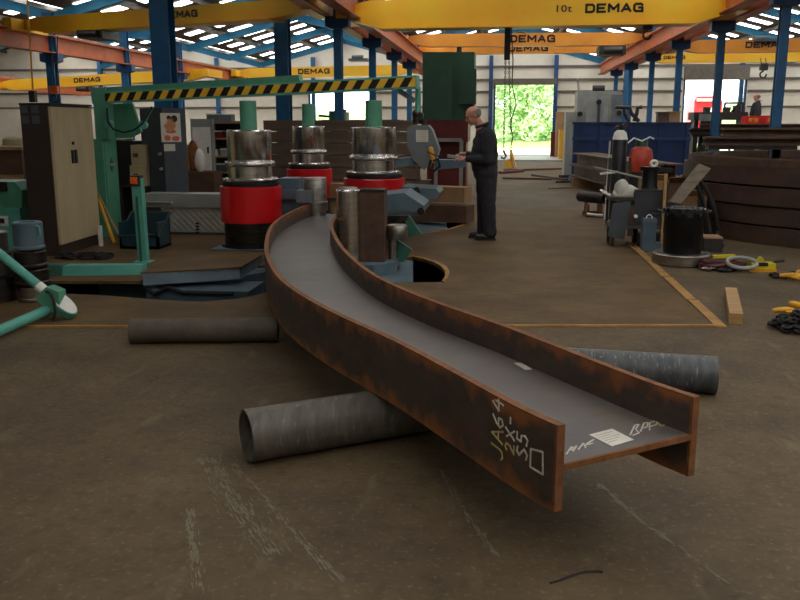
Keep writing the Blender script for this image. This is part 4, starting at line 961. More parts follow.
# teal tubular arm in the left foreground
Yj = 6.3
t = thing('pipe_support', 'pale green jointed tube arm reaching in from the left edge', 'support arm', V(56, 330, Yj))
part('tube', MB().cyl(V(-40, 221, Yj), V(45, 291, Yj), .037), M['teal'], t)
part('tube', MB().cyl(G(-60, 356, .045), V(50, 309, Yj), .04), M['teal'], t)
part('ferrule', MB().cyl(V(38, 285.5, Yj), V(44, 290.5, Yj), .042), M['white'], t, 'pale collar on the upper tube')
part('ferrule', MB().cyl(V(43, 312, Yj), V(50, 309, Yj), .048), M['teal'], t)
jc = V(56, 305, Yj)
part('joint_block', MB().prism([V(36, 300, Yj - .06), V(46, 287, Yj - .06), V(58, 292, Yj - .06), V(60, 312, Yj - .06), V(50, 312, Yj - .06)], (0, .12, 0)).bevel(.01), M['green'], t)
dv = Vector((.62, -.42, .66)).normalized(); e1 = Vector((.66, .1, -.74)); e1 = (e1 - dv * e1.dot(dv)).normalized()
bc_ = V(63, 304, Yj); 
def oval(c0, ra, rb): 
    e2 = dv.cross(e1); return [c0 + e1 * (ra * math.cos(w_)) + e2 * (rb * math.sin(w_)) for w_ in [2 * PI * j / 28 for j in range(28)]]
part('pad', MB().prism(oval(bc_ - dv * .05, .13, .07), dv * .07).bevel(.006), M['teal'], t)
part('pad_face', MB().prism(oval(bc_ + dv * .02, .122, .062), dv * .006), M['white'], t, 'pale worn pad face')
part('strap', MB().tube([jc + Vector((math.cos(w_) * .05 - .01, -.09, math.sin(w_) * .13 - .0)) for w_ in [PI * .6 - i * PI * 1.1 / 12 for i in range(13)]], .012, 6), M['dark'], t)

# ================================================================== STEEL STOCK AND MACHINES IN THE MIDDLE
def stock(name, label, a, b, w, h, mt, group=None, kind='I'):
    a, b = Vector(a), Vector(b); t = thing(name, label, 'steel stock', (a + b) / 2 - Vector((0, 0, h / 2)), group)
    if kind in 'IC':
        d = (b - a).normalized(); r = d.cross(Vector((0, 0, 1))).normalized(); u_ = Vector((0, 0, 1))
        for s in (-1, 1): part('flange', MB().obox(a + u_ * s * (h - .03) / 2, b + u_ * s * (h - .03) / 2, w, .03), mt, t)
        o_ = r * (w / 2 - .012) if kind == 'C' else Vector(); o_ = -o_ if (a + o_).y > a.y else o_
        part('web', MB().obox(a + o_, b + o_, .02, h - .06), mt, t)
    return t
def bar(name, label, a, b, w, h, mt, cat='steel bar', group=None): return solo(name, MB().obox(a, b, w, h).bevel(min(w, h) * .12, 1), mt, label, cat, group)
M['rackbrown'] = mat('rack_steel', '43342a', '574636', rough=.65, scale=3, detail=7, stretch=(.4, 1, 3))
# racked sections behind the rolls
xA, xB = V(236, 150, 17.2).x, V(431, 150, 17.2).x
zs = [V(330, py, 17.2).z for py in (190, 178, 166, 154, 142, 131, 119.5)]
names_ = ['lowest', 'second', 'third', 'fourth', 'fifth', 'topmost']
for i in range(6):
    h = (zs[i + 1] - zs[i]) * .93; off = (0, .35, -.1, .25, .5, .95)[i]
    zc_ = zs[i] + h / 2
    stock('steel_section', names_[i] + ' long brown section in the rack behind the rolls', (xA + off * .7, 17.2 - .02 * i, zc_), (xB - (0, .2, .0, .3, .1, .25)[i], 17.2 - .02 * i, zc_), .3, h, M['rackbrown'], 'brown sections in the rack behind the rolls', 'C')
t = thing('stock_rack', 'dark steel rack holding the brown sections behind the rolls', 'rack', ((xA + xB) / 2, 17.3, 0))
for f_ in (.08, .36, .64, .92):
    x = xA + (xB - xA) * f_; part('upright', MB().box(x - .05, x + .05, 17.42, 17.52, 0, zs[-1] - .15), M['dark'], t)
    for i in range(6): part('rung', MB().box(x - .04, x + .04, 16.98, 17.5, zs[i] - .012 if i else zs[0] - .05, zs[i] - .001), M['dark'], t)
part('sole', MB().box(xA + .2, xB - .2, 17.1, 17.5, 0, zs[0] - .05), M['dark'], t)
# shelving and pale cabinet at the back left
t, x0, x1, z0, z1 = bxt('pale_cabinet', 'pale beige cabinet behind the poster cabinet, left of the near roll', 'cabinet', 192, 119, 213, 190, 16.0, .15, M['ltgrey'], 0.0, .01)
part('door', MB().box(x0 + .03, x1 - .03, 15.985, 16.0, .15, z1 - .15).bevel(.004), M['white'], t); part('handle', MB().box(x1 - .1, x1 - .07, 15.96, 15.985, z1 * .6, z1 * .6 + .12), M['dark'], t)
x0, x1, z0, z1 = R4(206, 121, 250, 190, 16.6)
t = thing('shelf_unit', 'dark shelf unit with brown boards behind the near left roll', 'shelf', ((x0 + x1) / 2, 16.9, 0))
for x in (x0, x1 - .05): 
    for y in (16.6, 17.05 - .0): part('upright', MB().box(x, x + .05, y, y + .05, 0, z1), M['dark'], t)
shz = [V(228, py, 16.6).z for py in (186, 172, 156, 138, 122)]
for z in shz: part('shelf_board', MB().box(x0, x1, 16.58, 17.1, z - .03, z), M['card'], t)
part('back', MB().box(x0, x1, 17.1, 17.12, 0, z1), M['black'], t)
rnd = random.Random(5)
def small_item(nm, label, cat, x, y, z, w, d, h, mt): 
    t = thing(nm, label, cat, (x, y, z), 'tins and boxes on the back shelf'); part('body', MB().box(x - w / 2, x + w / 2, y - d / 2, y + d / 2, z, z + h).bevel(.01), mt, t); part('lid', MB().box(x - w / 2 - .005, x + w / 2 + .005, y - d / 2 - .005, y + d / 2 + .005, z + h, z + h + .02), M['white'], t)
for i, (f_, lv, nm, mt, w, h, lb) in enumerate(((.15, 2, 'carton', M['white'], .16, .1, 'small white carton at the left of the middle back shelf'), (.38, 2, 'tin', M['ltgrey'], .14, .12, 'grey tin at the middle of the middle back shelf'), (.55, 2, 'carton', M['white'], .18, .09, 'white carton near the roll on the middle back shelf'), (.2, 3, 'tool_box', M['dkred'], .3, .12, 'dark red box on the upper back shelf'), (.25, 1, 'tool_box', M['dkgrey'], .34, .14, 'dark grey box on the lower back shelf'), (.3, 4, 'grey_crate', M['grey'], .5, .14, 'grey crate on top of the back shelf unit'))):
    small_item(nm, lb, 'box', x0 + (x1 - x0) * f_, 16.8, shz[lv], w, .25, h, mt)
# bench with clutter left of the pale cabinet
t, x0, x1, z0, z1 = bxt('work_bench', 'brown work bench with bags left of the pale cabinet', 'bench', 184, 172, 214, 200, 15.2, .5, M['beambrown'], None, .01, body='top')
for x in (x0 + .05, x1 - .05): part('leg', MB().box(x - .04, x + .04, 15.3, 15.6, 0, z0), M['dark'], t)
for i, (px, w, h, mt, lb) in enumerate(((188, .12, .26, M['card'], 'brown sack leaning on the work bench, left one'), (194, .11, .3, M['rust'], 'rust-coloured sack on the work bench'), (200, .1, .22, M['white'], 'white plastic bag on the work bench'))):
    c = V(px, 170, 15.4); solo('sack', MB().ball((c.x, 15.4, z1 + h * .9), (w, .12, h)), mt, lb, 'sack', 'sacks on the work bench')
# low box sections beside the man
def gbar(nm, lb, p, q_, w, h, mt, z=0, cat='steel bar', group=None): 
    a, b = G(*p), G(*q_); return bar(nm, lb, a + Vector((0, 0, z + h / 2 + .0)), b + Vector((0, 0, z + h / 2)), w, h, mt, cat, group)
c0, c1 = V(398, 186, 13.6), V(474, 186, 13.0)
bar('box_section', 'brown box section lying just left of the man, lower one', Vector((c0.x - .9, 13.8, .13)), Vector((c1.x - .05, 13.1, .17)), .34, .26, M['beambrown'], 'box section', 'box sections left of the man')
bar('box_section', 'brown box section lying just left of the man, upper one', Vector((c0.x - 1.4, 14.3, .42)), Vector((c1.x - .1, 13.35, .44)), .3, .24, M['card'], 'box section', 'box sections left of the man')
bar('timber_bearer', 'timber bearer between the two box sections', Vector((c0.x - .3, 13.6, .28)), Vector((c0.x - .25, 14.3, .28)), .1, .06, M['wood'], 'timber')
# big dark green press with dark red bed
Yp = 20.5
x0, x1, z0, z1 = R4(422.5, 52, 452, 121, Yp)
t = thing('power_press', 'tall dark green press with a dark red bed behind the man', 'press', ((x0 + x1) / 2, Yp + .5, 0))
part('head', MB().box(x0, x1, Yp, Yp + 1.2, z0, z1).bevel(.08, 3), M['dkgreen'], t)
xa, xb, za_, zb2 = R4(451, 52, 474, 121, Yp + .15); part('side_head', MB().box(xa, xb, Yp + .15, Yp + 1.2, za_, zb2).bevel(.1, 3), M['dkgreen'], t)
xa, xb, za_, zb2 = R4(459, 69, 476, 104, Yp - .1); part('motor_housing', MB().box(xa, xb, Yp - .1, Yp + .3, za_, zb2).bevel(.07, 3), M['dkgreen'], t)
c = V(458, 52, Yp); part('lifting_eye', MB().cyl((c.x, Yp + .5, z1 - .02), (c.x, Yp + .5, z1 + .15), .06, seg=12), M['dark'], t)
for i in range(3): 
    z = V(470, 76 + i * 9, Yp).z; part('cooling_rib', MB().box(xa - .01, xb + .01, Yp - .12, Yp - .1, z - .03, z + .03), M['dkgreen'], t)
xa, xb, za_, zb2 = R4(424, 120, 468, 142, Yp - .3); part('bed', MB().box(xa, xb, Yp - .3, Yp + 1.3, za_, zb2).bevel(.03), M['dkred'], t, 'dark red press bed')
part('column', MB().box(x0 + .1, x1 - .1, Yp + .6, Yp + 1.2, 0, z0 + .05), M['dark'], t)
part('base', MB().box(xa + .05, xb - .05, Yp + .0, Yp + 1.2, 0, za_), M['dkred'], t)
c0, c1 = V(436, 140, Yp - .5), V(461, 160, Yp - .5)
part('front_frame', MB().obox((c0.x, Yp - .45, c0.z), (c1.x, Yp - .45, c0.z), .08, .08).obox((c0.x, Yp - .45, c0.z), (c0.x, Yp - .45, 0), .08, .08).obox((c1.x, Yp - .45, c0.z), (c1.x, Yp - .45, 0), .08, .08), M['ltgrey'], t, 'grey tubular front frame')
# dark low machines left of the press, under the striped beam
for i, (px0, py0, px1, py1, lb) in enumerate(((329, 111, 337, 124, 'dark green valve block before the bright left doorway'), (338, 112, 346, 124, 'grey box before the bright left doorway'))):
    t, *_ = bxt('valve_block', lb, 'machine', px0, py0, px1, py1 + 5, 19, .4, (M['dkgreen'], M['ltgrey'])[i], None, .02)
    x0, x1, z0, z1 = _; part('stand', MB().box(x0 + .02, x1 - .02, 19.1, 19.3, 0, z0), M['dark'], t)
    part('spout', MB().obox((x0, 19.1, z1 - .12), (x0 - .25 * (1 - i), 19.1, z1 - .1), .06, .05) if not i else MB().cyl(((x0 + x1) / 2, 19.2, z1), ((x0 + x1) / 2, 19.2, z1 + .06), .06), M['dark'], t)
t, x0, x1, z0, z1 = bxt('green_bench', 'low green machine bench below the bright left doorway', 'machine', 322, 122, 400, 150, 22.6, .8, M['green'], 0.0, .03)
part('top', MB().box(x0, x1, 22.55, 23.45, z1, z1 + .06), M['dkgreen'], t)

# flat bars and offcuts on the floor by the man
for i, (p, q_, w, h, mt, lb) in enumerate((((503, 179), (552, 180), .14, .05, M['rustdark'], 'rusty flat bar on the floor just right of the man'), ((533, 176), (566, 181), .12, .06, M['beamdark'], 'dark flat bar lying at an angle right of the man'), ((560, 178), (588, 177), .12, .08, M['beamdark'], 'short dark offcut on the floor before the long beams'),
    ((557, 183), (597, 181), .1, .05, M['beambrown'], 'thin brown bar in front of the short dark offcut'), ((549, 189), (600, 187), .07, .03, M['card'], 'narrow tan strip lying nearest the camera among the loose bars'), ((505, 171), (606, 168.5), .18, .06, M['rustdark'], 'long flat bar running from the man towards the long beams'), ((500, 174), (523, 172), .1, .08, M['dkred'], 'short reddish bar by the yellow lifting clamp'))):
    gbar('steel_bar', lb, p, q_, w, h, mt, 0, 'steel bar', 'loose bars right of the man')
# yellow lifting clamp standing on the floor
c = G(511, 168); t = thing('lifting_clamp', 'yellow lifting clamp standing on the floor behind the man', 'lifting clamp', c)
part('plate', MB().prism([(c.x - .2, c.y, 0), (c.x + .02, c.y, 0), (c.x + .0, c.y, .22), (c.x - .04, c.y, .3), (c.x - .14, c.y, .3), (c.x - .2, c.y, .2)], (0, .1, 0)).bevel(.015), M['hookyellow'], t)
part('leg', MB().obox((c.x + .16, c.y, .02), (c.x - .02, c.y + .05, .62), .09, .05), M['hookyellow'], t); part('leg', MB().obox((c.x + .02, c.y + .08, .02), (c.x - .02, c.y + .08, .62), .07, .05), M['card'], t)
part('shackle', MB().tube([(c.x - .02 + .05 * math.cos(w_), c.y + .05, .64 + .07 * math.sin(w_)) for w_ in [2 * PI * j / 10 for j in range(10)]], .015, 6, closed=True), M['dark'], t)
c = G(487, 164); t = thing('trestle', 'small black trestle before the middle doorway, right behind the man', 'trestle', c)
for s in (-1, 1): part('leg', MB().obox((c.x + s * .18, c.y, 0), (c.x + s * .02, c.y, .5), .06, .06), M['rubber'], t)
part('top', MB().box(c.x - .28, c.x + .28, c.y - .1, c.y + .1, .48, .56), M['rubber'], t); part('brace', MB().box(c.x - .12, c.x + .12, c.y - .02, c.y + .02, .18, .36), M['rubber'], t)
# threshold slabs in front of the middle door
a, b, c_, d_ = G(488, 161.5), G(566, 161.5), G(560, 157), G(492, 157)
solo('threshold_slab', MB().prism([(p.x, p.y, 0) for p in (a, b, c_, d_)], (0, 0, .06)), M['ltgrey'], 'pale grey slab on the floor inside the middle doorway', 'slab')
# ================================================================== RIGHT SIDE
# black drum on a steel disc
c = G(687, 268); rd = (R4(657, 250, 716, 268, c.y + .3)[1] - R4(657, 250, 716, 268, c.y + .3)[0]) / 2; c.y += rd
t = thing('steel_disc', 'thick bright steel disc on the floor under the black drum', 'steel disc', (c.x, c.y, 0)); hd = .125
part('disc', MB().lathe([(0, 0), (rd - .01, 0), (rd, .01), (rd, hd - .012), (rd - .012, hd), (0, hd)], (c.x, c.y, 0), 64), M['steeldull'], t)
part('groove', MB().lathe([(rd * .8, hd), (rd * .82, hd + .004), (rd * .84, hd)], (c.x, c.y, 0), 64), M['darksteel'], t)
x0, x1, z0, z1 = R4(667, 211, 708, 254, c.y - .22); rr = (x1 - x0) / 2
t = thing('waste_drum', 'black waste drum with a plastic liner standing on the steel disc', 'drum', (c.x, c.y, hd))
part('drum', MB().lathe([(0, hd), (rr * .94, hd), (rr * .96, hd + .02), (rr * .98, z1 * .55), (rr, z1 * .56), (rr, z1 - .03), (rr * 1.04, z1 - .02), (rr * 1.04, z1), (rr * .95, z1), (rr * .9, z1 - .1), (0, z1 - .12)], (c.x, c.y, 0), 48), M['drum'], t)
lm = MB(); n = 40
for k_ in range(n):
    a0, a1 = 2 * PI * k_ / n, 2 * PI * (k_ + 1) / n; r0 = rr * (1.05 + .03 * math.sin(k_ * 2.3)); r1_ = rr * (1.05 + .03 * math.sin((k_ + 1) * 2.3))
    d0, d1 = .05 + .03 * math.sin(k_ * 1.7), .05 + .03 * math.sin((k_ + 1) * 1.7); zt0 = z1 + .012 + .01 * math.sin(k_ * 3.1); zt1 = z1 + .012 + .01 * math.sin((k_ + 1) * 3.1)
    P_ = lambda r, a, z: (c.x + r * math.cos(a), c.y + r * math.sin(a), z)
    lm.poly([P_(r0, a0, z1 - d0), P_(r1_, a1, z1 - d1), P_(r1_, a1, zt1), P_(r0, a0, zt0)]); lm.poly([P_(r0, a0, zt0), P_(r1_, a1, zt1), P_(rr * .85, a1, z1 - .02), P_(rr * .85, a0, z1 - .02)])
M['liner'] = mat('bin_liner', '16171b', '26282e', rough=.15, scale=20, bump=.4)
part('liner', lm, M['liner'], t, 'shiny folded plastic liner')
for sx in (-1, 1): part('handle', MB().tube([(c.x + sx * rr * 1.02, c.y - .05, z1 - .03), (c.x + sx * (rr + .06), c.y - .05, z1 - .02), (c.x + sx * (rr + .06), c.y + .05, z1 - .02), (c.x + sx * rr * 1.02, c.y + .05, z1 - .03)], .012, 8), M['black'], t)
# small gas canister, stake
c = G(649.5, 251); x0, x1, z0, z1 = R4(642.5, 219, 656, 251, c.y)
t = thing('gas_canister', 'small blue-grey square canister with a wire handle, left of the black drum', 'canister', (c.x, c.y + .08, 0))
part('body', MB().box(x0, x1, c.y, c.y + .15, 0, z1).bevel(.018, 3), M['bluegrey'], t)
part('handle', MB().tube([((x0 + x1) / 2 + .035 * math.cos(w_), c.y + .07, z1 + .045 * math.sin(w_)) for w_ in [PI * j / 10 for j in range(11)]], .006, 6), M['white'], t)
part('lip', MB().box(x0 - .005, x1 + .005, c.y - .005, c.y + .155, z1 - .03, z1 - .012), M['grey'], t)
bxx = R4(653, 243, 662, 252, c.y + .05); solo('tin', MB().box(bxx[0], bxx[1] , c.y + .1, c.y + .22, 0, .09).bevel(.01), M['bluegrey'], 'small blue-grey box on the floor between the canister and the drum', 'box')
c = G(663, 250); solo('stake', MB().box(c.x - .018, c.x + .018, c.y + .1, c.y + .135, 0, V(663, 174, c.y).z).bevel(.003), M['wood'], 'thin timber stake standing upright beside the black drum', 'timber')
# welding cart with welder, spool and cloths
Yc = 10.9
x0, x1, z0, z1 = R4(609, 196, 663, 232, Yc)
xa, xb, za, zb = R4(634.5, 193, 663, 226, Yc)
t = thing('welding_cart', 'dark welding cart with wheels and trays, left of the black drum', 'cart', ((x0 + x1) / 2, Yc + .3, 0))
part('tray', MB().box(x0 + .02, x1, Yc, Yc + .6, za - .04, za).bevel(.006), M['dkgrey'], t)
part('side_panel', MB().prism([(x0, Yc - .02, .14), (x0 + .2, Yc - .02, .1), (x0 + .26, Yc - .02, z1 - .06), (x0 + .04, Yc - .02, z1 - .1)], (0, .03, 0)).bevel(.006), M['dkgrey'], t)
part('rust_panel', MB().box(x0 + .24, xa, Yc + .02, Yc + .05, .14, z1 - .12), M['rustdark'], t, 'rusty front panel')
part('shelf', MB().box(x0, xa, Yc, Yc + .55, z1 - .06, z1 - .02), M['dark'], t)
for x in (x0 + .02, xa - .03): part('upright', MB().box(x, x + .03, Yc + .5, Yc + .53, za, z1 + .45), M['dark'], t)
for x in (xa + .1, xb - .02):
    for y in (Yc + .08, Yc + .52): part('wheel', MB().cyl((x - .03, y, .09), (x + .03, y, .09), .09, seg=24), M['rubber'], t)
part('leg', MB().box(x0 + .05, x0 + .09, Yc + .05, Yc + .1, 0, za - .04), M['dark'], t); part('leg', MB().box(x0 + .05, x0 + .09, Yc + .5, Yc + .55, 0, za - .04), M['dark'], t)
part('push_handle', MB().tube([(x0 + .02, Yc + .1, z1), (x0 - .06, Yc + .1, z1 + .03), (x0 - .06, Yc + .5, z1 + .03), (x0 + .02, Yc + .5, z1)], .014, 8), M['white'], t, 'pale push handle')
M['weldgrey'] = mat('welder_grey', '202326', '2a2d30', rough=.5)
t = thing('welding_machine', 'dark grey welding machine sitting on the welding cart', 'welder', ((xa + xb) / 2, Yc + .25, za))
part('case', MB().box(xa, xb, Yc + .03, Yc + .5, za, zb).bevel(.02, 3), M['weldgrey'], t)
part('lid', MB().box(xa + .01, xb - .01, Yc + .04, Yc + .49, zb, zb + .03).bevel(.008), M['dark'], t)
part('connector', MB().cyl((xa + .02, Yc + .035, za + .12), (xa + .02, Yc - .02, za + .12), .022, seg=14), M['white'], t)
for i in range(2): part('vent', MB().box(xb - .16, xb - .04, Yc + .022, Yc + .032, za + .12 + i * .06, za + .14 + i * .06), M['black'], t)
p0, p1, p2_, p3_ = R4(642, 167, 659, 190, Yc + .25)
t = thing('wire_spool', 'black wire feeder with a white ring on top of the welding machine', 'wire feeder', ((p0 + p1) / 2, Yc + .3, zb + .03))
part('drum', MB().lathe([(0, zb + .03), ((p1 - p0) * .52, zb + .03), ((p1 - p0) * .46, zb + .06), ((p1 - p0) * .46, p3_ - .03), ((p1 - p0) * .58, p3_ - .02), ((p1 - p0) * .58, p3_), (0, p3_)], ((p0 + p1) / 2, Yc + .3, 0)), M['drum'], t)
part('arm', MB().obox((p0 - .02, Yc + .3, p3_ - .02), (p1 + .16, Yc + .25, p3_ - .04), .05, .05), M['black'], t)
rc = V(654, 163.5, Yc + .2); part('ring', MB().tube([rc + Vector((.036 * math.cos(w_), 0, .034 * math.sin(w_))) for w_ in [2 * PI * j / 16 for j in range(16)]], .017, 8, closed=True), M['white'], t, 'white ring')
M['cloth'] = mat('pale_cloth', '98958c', 'aaa79c', rough=.85, scale=12, bump=.3)
mb = MB(); cpt = V(627, 187, Yc + .2)
mb.ball((cpt.x, Yc + .25, z1 + .0), (.17, .13, .12)); mb.ball((cpt.x - .06, Yc + .2, z1 + .08), (.09, .08, .11)); mb.ball((cpt.x + .13, Yc + .2, z1 - .0), (.12, .09, .05))
for v_ in mb.b.verts: v_.co += noise.noise_vector(v_.co * 9) * .03
solo('cloth_bundle', mb, M['cloth'], 'crumpled pale cloth bundle on the left of the welding cart', 'cloth')
rod('welding_rod', 'long thin grey bar slanting across the welding cart', 'rod', V(594, 167, Yc + .35), V(642, 178, Yc + .3), .012, M['ltgrey'])
rod('welding_rod', 'short pale tube poking out left of the welding cart', 'rod', V(600, 174, Yc + .4), V(618, 172, Yc + .4), .014, M['white'])
# cylinders behind the cart
M['black2'] = mat('gas_cylinder_paint', '17191c', '1f2226', rough=.35)
Yg = 13.4; cx = V(619.5, 150, Yg).x; zt2 = V(619.5, 126, Yg).z; rg_ = .112
t = thing('gas_cylinder', 'tall dark gas cylinder with a pale collar behind the welding cart', 'gas cylinder', (cx, Yg, 0))
part('cylinder', MB().lathe([(0, 0), (rg_, .0), (rg_, zt2 - .22), (rg_ * .8, zt2 - .13), (rg_ * .4, zt2 - .07), (0, zt2 - .06)], (cx, Yg, 0), 32), M['black2'], t)
part('collar', MB().lathe([(rg_ * .98, zt2 - .2), (rg_ * 1.02, zt2 - .2), (rg_ * .82, zt2 - .1), (rg_ * .45, zt2 - .06)], (cx, Yg, 0), 32), M['white'], t, 'pale shoulder band')
part('valve', MB().cyl((cx, Yg, zt2 - .07), (cx, Yg, zt2 + .02), .03, seg=14).cyl((cx - .07, Yg, zt2 - .01), (cx + .07, Yg, zt2 - .01), .02, seg=12), M['darksteel'], t)
part('regulator', MB().cyl((cx + .06, Yg - .06, zt2), (cx + .06, Yg + .0, zt2), .04, seg=16), M['darksteel'], t)
Yg = 13.2; px0, px1, pz0, pz1 = R4(628, 146, 652, 200, Yg); cx = (px0 + px1) / 2; rp = (px1 - px0) / 2
t = thing('propane_bottle', 'red-orange propane bottle beside the tall gas cylinder', 'gas bottle', (cx, Yg, 0))
zb_ = pz1 - .42
part('bottle', MB().lathe([(0, zb_ + .03), (rp * .8, zb_ + .04), (rp, zb_ + .14), (rp, pz1 - .15), (rp * .85, pz1 - .05), (rp * .45, pz1), (0, pz1)], (cx, Yg, 0), 36), M['propane'], t)
part('foot_ring', MB().lathe([(rp * .75, 0), (rp * .8, 0), (rp * .8, zb_ + .06), (rp * .75, zb_ + .06), (rp * .75, 0)], (cx, Yg, 0), 32), M['dark'], t)
part('guard', MB().lathe([(rp * .5, pz1 - .02), (rp * .52, pz1 - .02), (rp * .52, pz1 + .1), (rp * .48, pz1 + .1), (rp * .48, pz1 - .02)], (cx, Yg, 0), 24), M['dkgreen'], t)
part('valve', MB().cyl((cx, Yg, pz1), (cx, Yg, pz1 + .08), .03, seg=12), M['steeldull'], t)
part('hose', MB().tube([V(x, y, Yg - .1) for x, y in ((628, 143), (634, 138), (642, 141), (650, 137), (654, 139))], .012, 6), M['white'], t, 'pale hose')
rod('hooked_rod', 'bent white rod beside the tall gas cylinder', 'rod', Vector((V(608, 155, 13.5).x, 13.5, 0)), V(610, 141, 13.5), .014, M['white'])
# cardboard and leaning board
for i, (p_, Y, d_, mt, lb) in enumerate((((668, 183, 698, 214), 12.3, .35, M['beambrown'], 'brown cardboard box behind the leaning board'), ((641, 180, 664, 200), 12.6, .3, M['wood'], 'tan carton behind the welding machine'), ((682, 196, 706, 225), 11.9, .3, M['card'], 'lower cardboard box right of the leaning board'))):
    t, bx0, bx1, bz0, bz1 = bxt('cardboard_box', lb, 'box', *p_, Y, d_, mt, 0.0, .01, 'cardboard boxes behind the cart')
    part('flap', MB().hexa([(bx0, Y, bz1), (bx1, Y, bz1), (bx1, Y - .12, bz1 + .08), (bx0, Y - .12, bz1 + .08), (bx0, Y + .01, bz1 + .01), (bx1, Y + .01, bz1 + .01), (bx1, Y - .11, bz1 + .09), (bx0, Y - .11, bz1 + .09)]), mt, t)
M['board'] = mat('weathered_board', '4a4236', '625847', rough=.7, scale=4, stretch=(1, 1, 5))
pa, pb, pc_, pd = V(667, 203, 11.0), V(678, 205, 11.0), V(708, 170, 11.5), V(697, 165, 11.5)
t = thing('leaning_board', 'weathered grey-brown board leaning above the black drum', 'board', ((pa.x + pc_.x) / 2, 11.2, 0))
part('board', MB().prism([pa, pb, pc_, pd], (.03, -.03, .02)), M['board'], t)
part('prop', MB().obox((pb.x - .02, 11.02, 0), (pb.x - .02, 11.02, pb.z), .05, .05).obox((pc_.x - .08, 11.5, 0), (pc_.x - .08, 11.48, pc_.z - .06), .05, .05), M['dark'], t)
hb_ = [((696, 184), (703, 200), (708, 220), (712, 243), (716, 246)), ((700, 180), (709, 195), (716, 215), (720, 238), (722, 246)), ((705, 186), (714, 205), (718, 230), (719, 247)), ((699, 190), (706, 212), (706, 235), (710, 247))]
t = thing('hose_bundle', 'bundle of black hoses hanging between the drum and the curved beams', 'hose', V(711, 246, 11.2) * 1.0)
for i, hp in enumerate(hb_): part('hose', MB().tube([V(x, y, 11.3 + .06 * i) if V(x, y, 11.3 + .06 * i).z > .03 else G(x, y, .03) for x, y in hp], .026, 8), M['rubber'], t)
t, *_ = bxt('steel_block', 'dark flat block on the floor behind the drum, by the curved beams', 'block', 704, 239, 723, 248, 10.6, .3, M['dark'], 0.0, .006); part('top', MB().box(_[0], _[1], 10.6, 10.9, _[3], _[3] + .02), M['card'], t)
c = G(733, 238); solo('scrap', MB().obox(c + Vector((-.08, 0, .02)), c + Vector((.1, .05, .03)), .06, .03), M['white'], 'pale scrap on the floor at the foot of the curved beams', 'scrap')

# stack of curved beams
ca = G(737, 241); cb_ = G(800, 249); Pm = G(704, 214)
def circ3(a, b, c):
    ax, ay, bx, by, cx, cy = a.x, a.y, b.x, b.y, c.x, c.y; d = 2 * (ax * (by - cy) + bx * (cy - ay) + cx * (ay - by))
    ux = ((ax * ax + ay * ay) * (by - cy) + (bx * bx + by * by) * (cy - ay) + (cx * cx + cy * cy) * (ay - by)) / d
    uy = ((ax * ax + ay * ay) * (cx - bx) + (bx * bx + by * by) * (ax - cx) + (cx * cx + cy * cy) * (bx - ax)) / d
    return Vector((ux, uy, 0)), math.hypot(ax - ux, ay - uy)
CC, CRR = circ3(cb_, ca, Pm)
angP = math.atan2(Pm.y - CC.y, Pm.x - CC.x); angE = math.atan2(cb_.y - CC.y, cb_.x - CC.x)
if angE < angP: angE += 2 * PI
def arc_sweep(r0, r1, z0, z1, a0, a1, n=48):
    mb = MB(); rows = []
    for i in range(n + 1):
        a = a0 + (a1 - a0) * i / n; rows.append([mb.b.verts.new((CC.x + r * math.cos(a), CC.y + r * math.sin(a), z)) for r, z in ((r0, z0), (r1, z0), (r1, z1), (r0, z1))])
    for A, B in zip(rows, rows[1:]):
        for k_ in range(4): mb.b.faces.new([A[k_], A[(k_ + 1) % 4], B[(k_ + 1) % 4], B[k_]])
    mb.b.faces.new(rows[0][::-1]); mb.b.faces.new(rows[-1]); return mb
lv = ['bottom', 'second', 'third', 'topmost']
aS, aEnd = angP - 10.0 / CRR * .25, angE + 1.6 / CRR
ztop = V(745, 162, 12.6).z; hL = (ztop) / 4
for i in range(4):
    z0, z1 = i * hL + .002, (i + 1) * hL - .022; sh = (0, .03, .0, .05)[i]; a0 = aS - (.02, 0, .01, .03)[i]; Wb = .62
    t = thing('curved_beam', lv[i] + ' beam in the stack of dark curved beams at the right edge', 'curved beam', (CC.x + CRR * math.cos(angP), CC.y + CRR * math.sin(angP), z0), 'curved beams at the right edge')
    part('flange', arc_sweep(CRR - sh - .03, CRR - sh, z0, z1, a0, aEnd), M['beamdark'], t)
    part('flange', arc_sweep(CRR - Wb, CRR - Wb + .03, z0, z1, a0, aEnd), M['beamdark'], t)
    part('web', arc_sweep(CRR - Wb + .03, CRR - sh - .03, (z0 + z1) / 2 - .01, (z0 + z1) / 2 + .01, a0, aEnd), M['beamdark'], t)
for i in range(1, 4):
    for j, f_ in enumerate((.2, .55, .9)):
        a = aS + (aEnd - aS) * f_; p, q_ = CC + Vector((math.cos(a), math.sin(a), 0)) * (CRR - .02), CC + Vector((math.cos(a), math.sin(a), 0)) * (CRR - .6); z = i * hL - .01
        solo('timber_spacer', MB().obox((p.x, p.y, z), (q_.x, q_.y, z), .07, .02), M['wood'], ('lower', 'middle', 'upper')[i - 1] + ' timber spacer between the curved beams, ' + ('at their left end', 'near their middle', 'towards the right edge')[j], 'timber', 'spacers between the curved beams')
# nested smaller arcs lying on top
for i in range(3):
    r_ = CRR - .12 - .17 * i; a0, a1 = aS + .05 + .02 * i, aEnd - .02
    solo('curved_flat', arc_sweep(r_ - .035, r_, ztop - .02, ztop + .075, a0, a1), M['rustdark'], ('outermost', 'middle', 'innermost')[i] + ' of three curved flat bars lying on top of the curved beam stack', 'curved bar', 'curved bars on the stack')
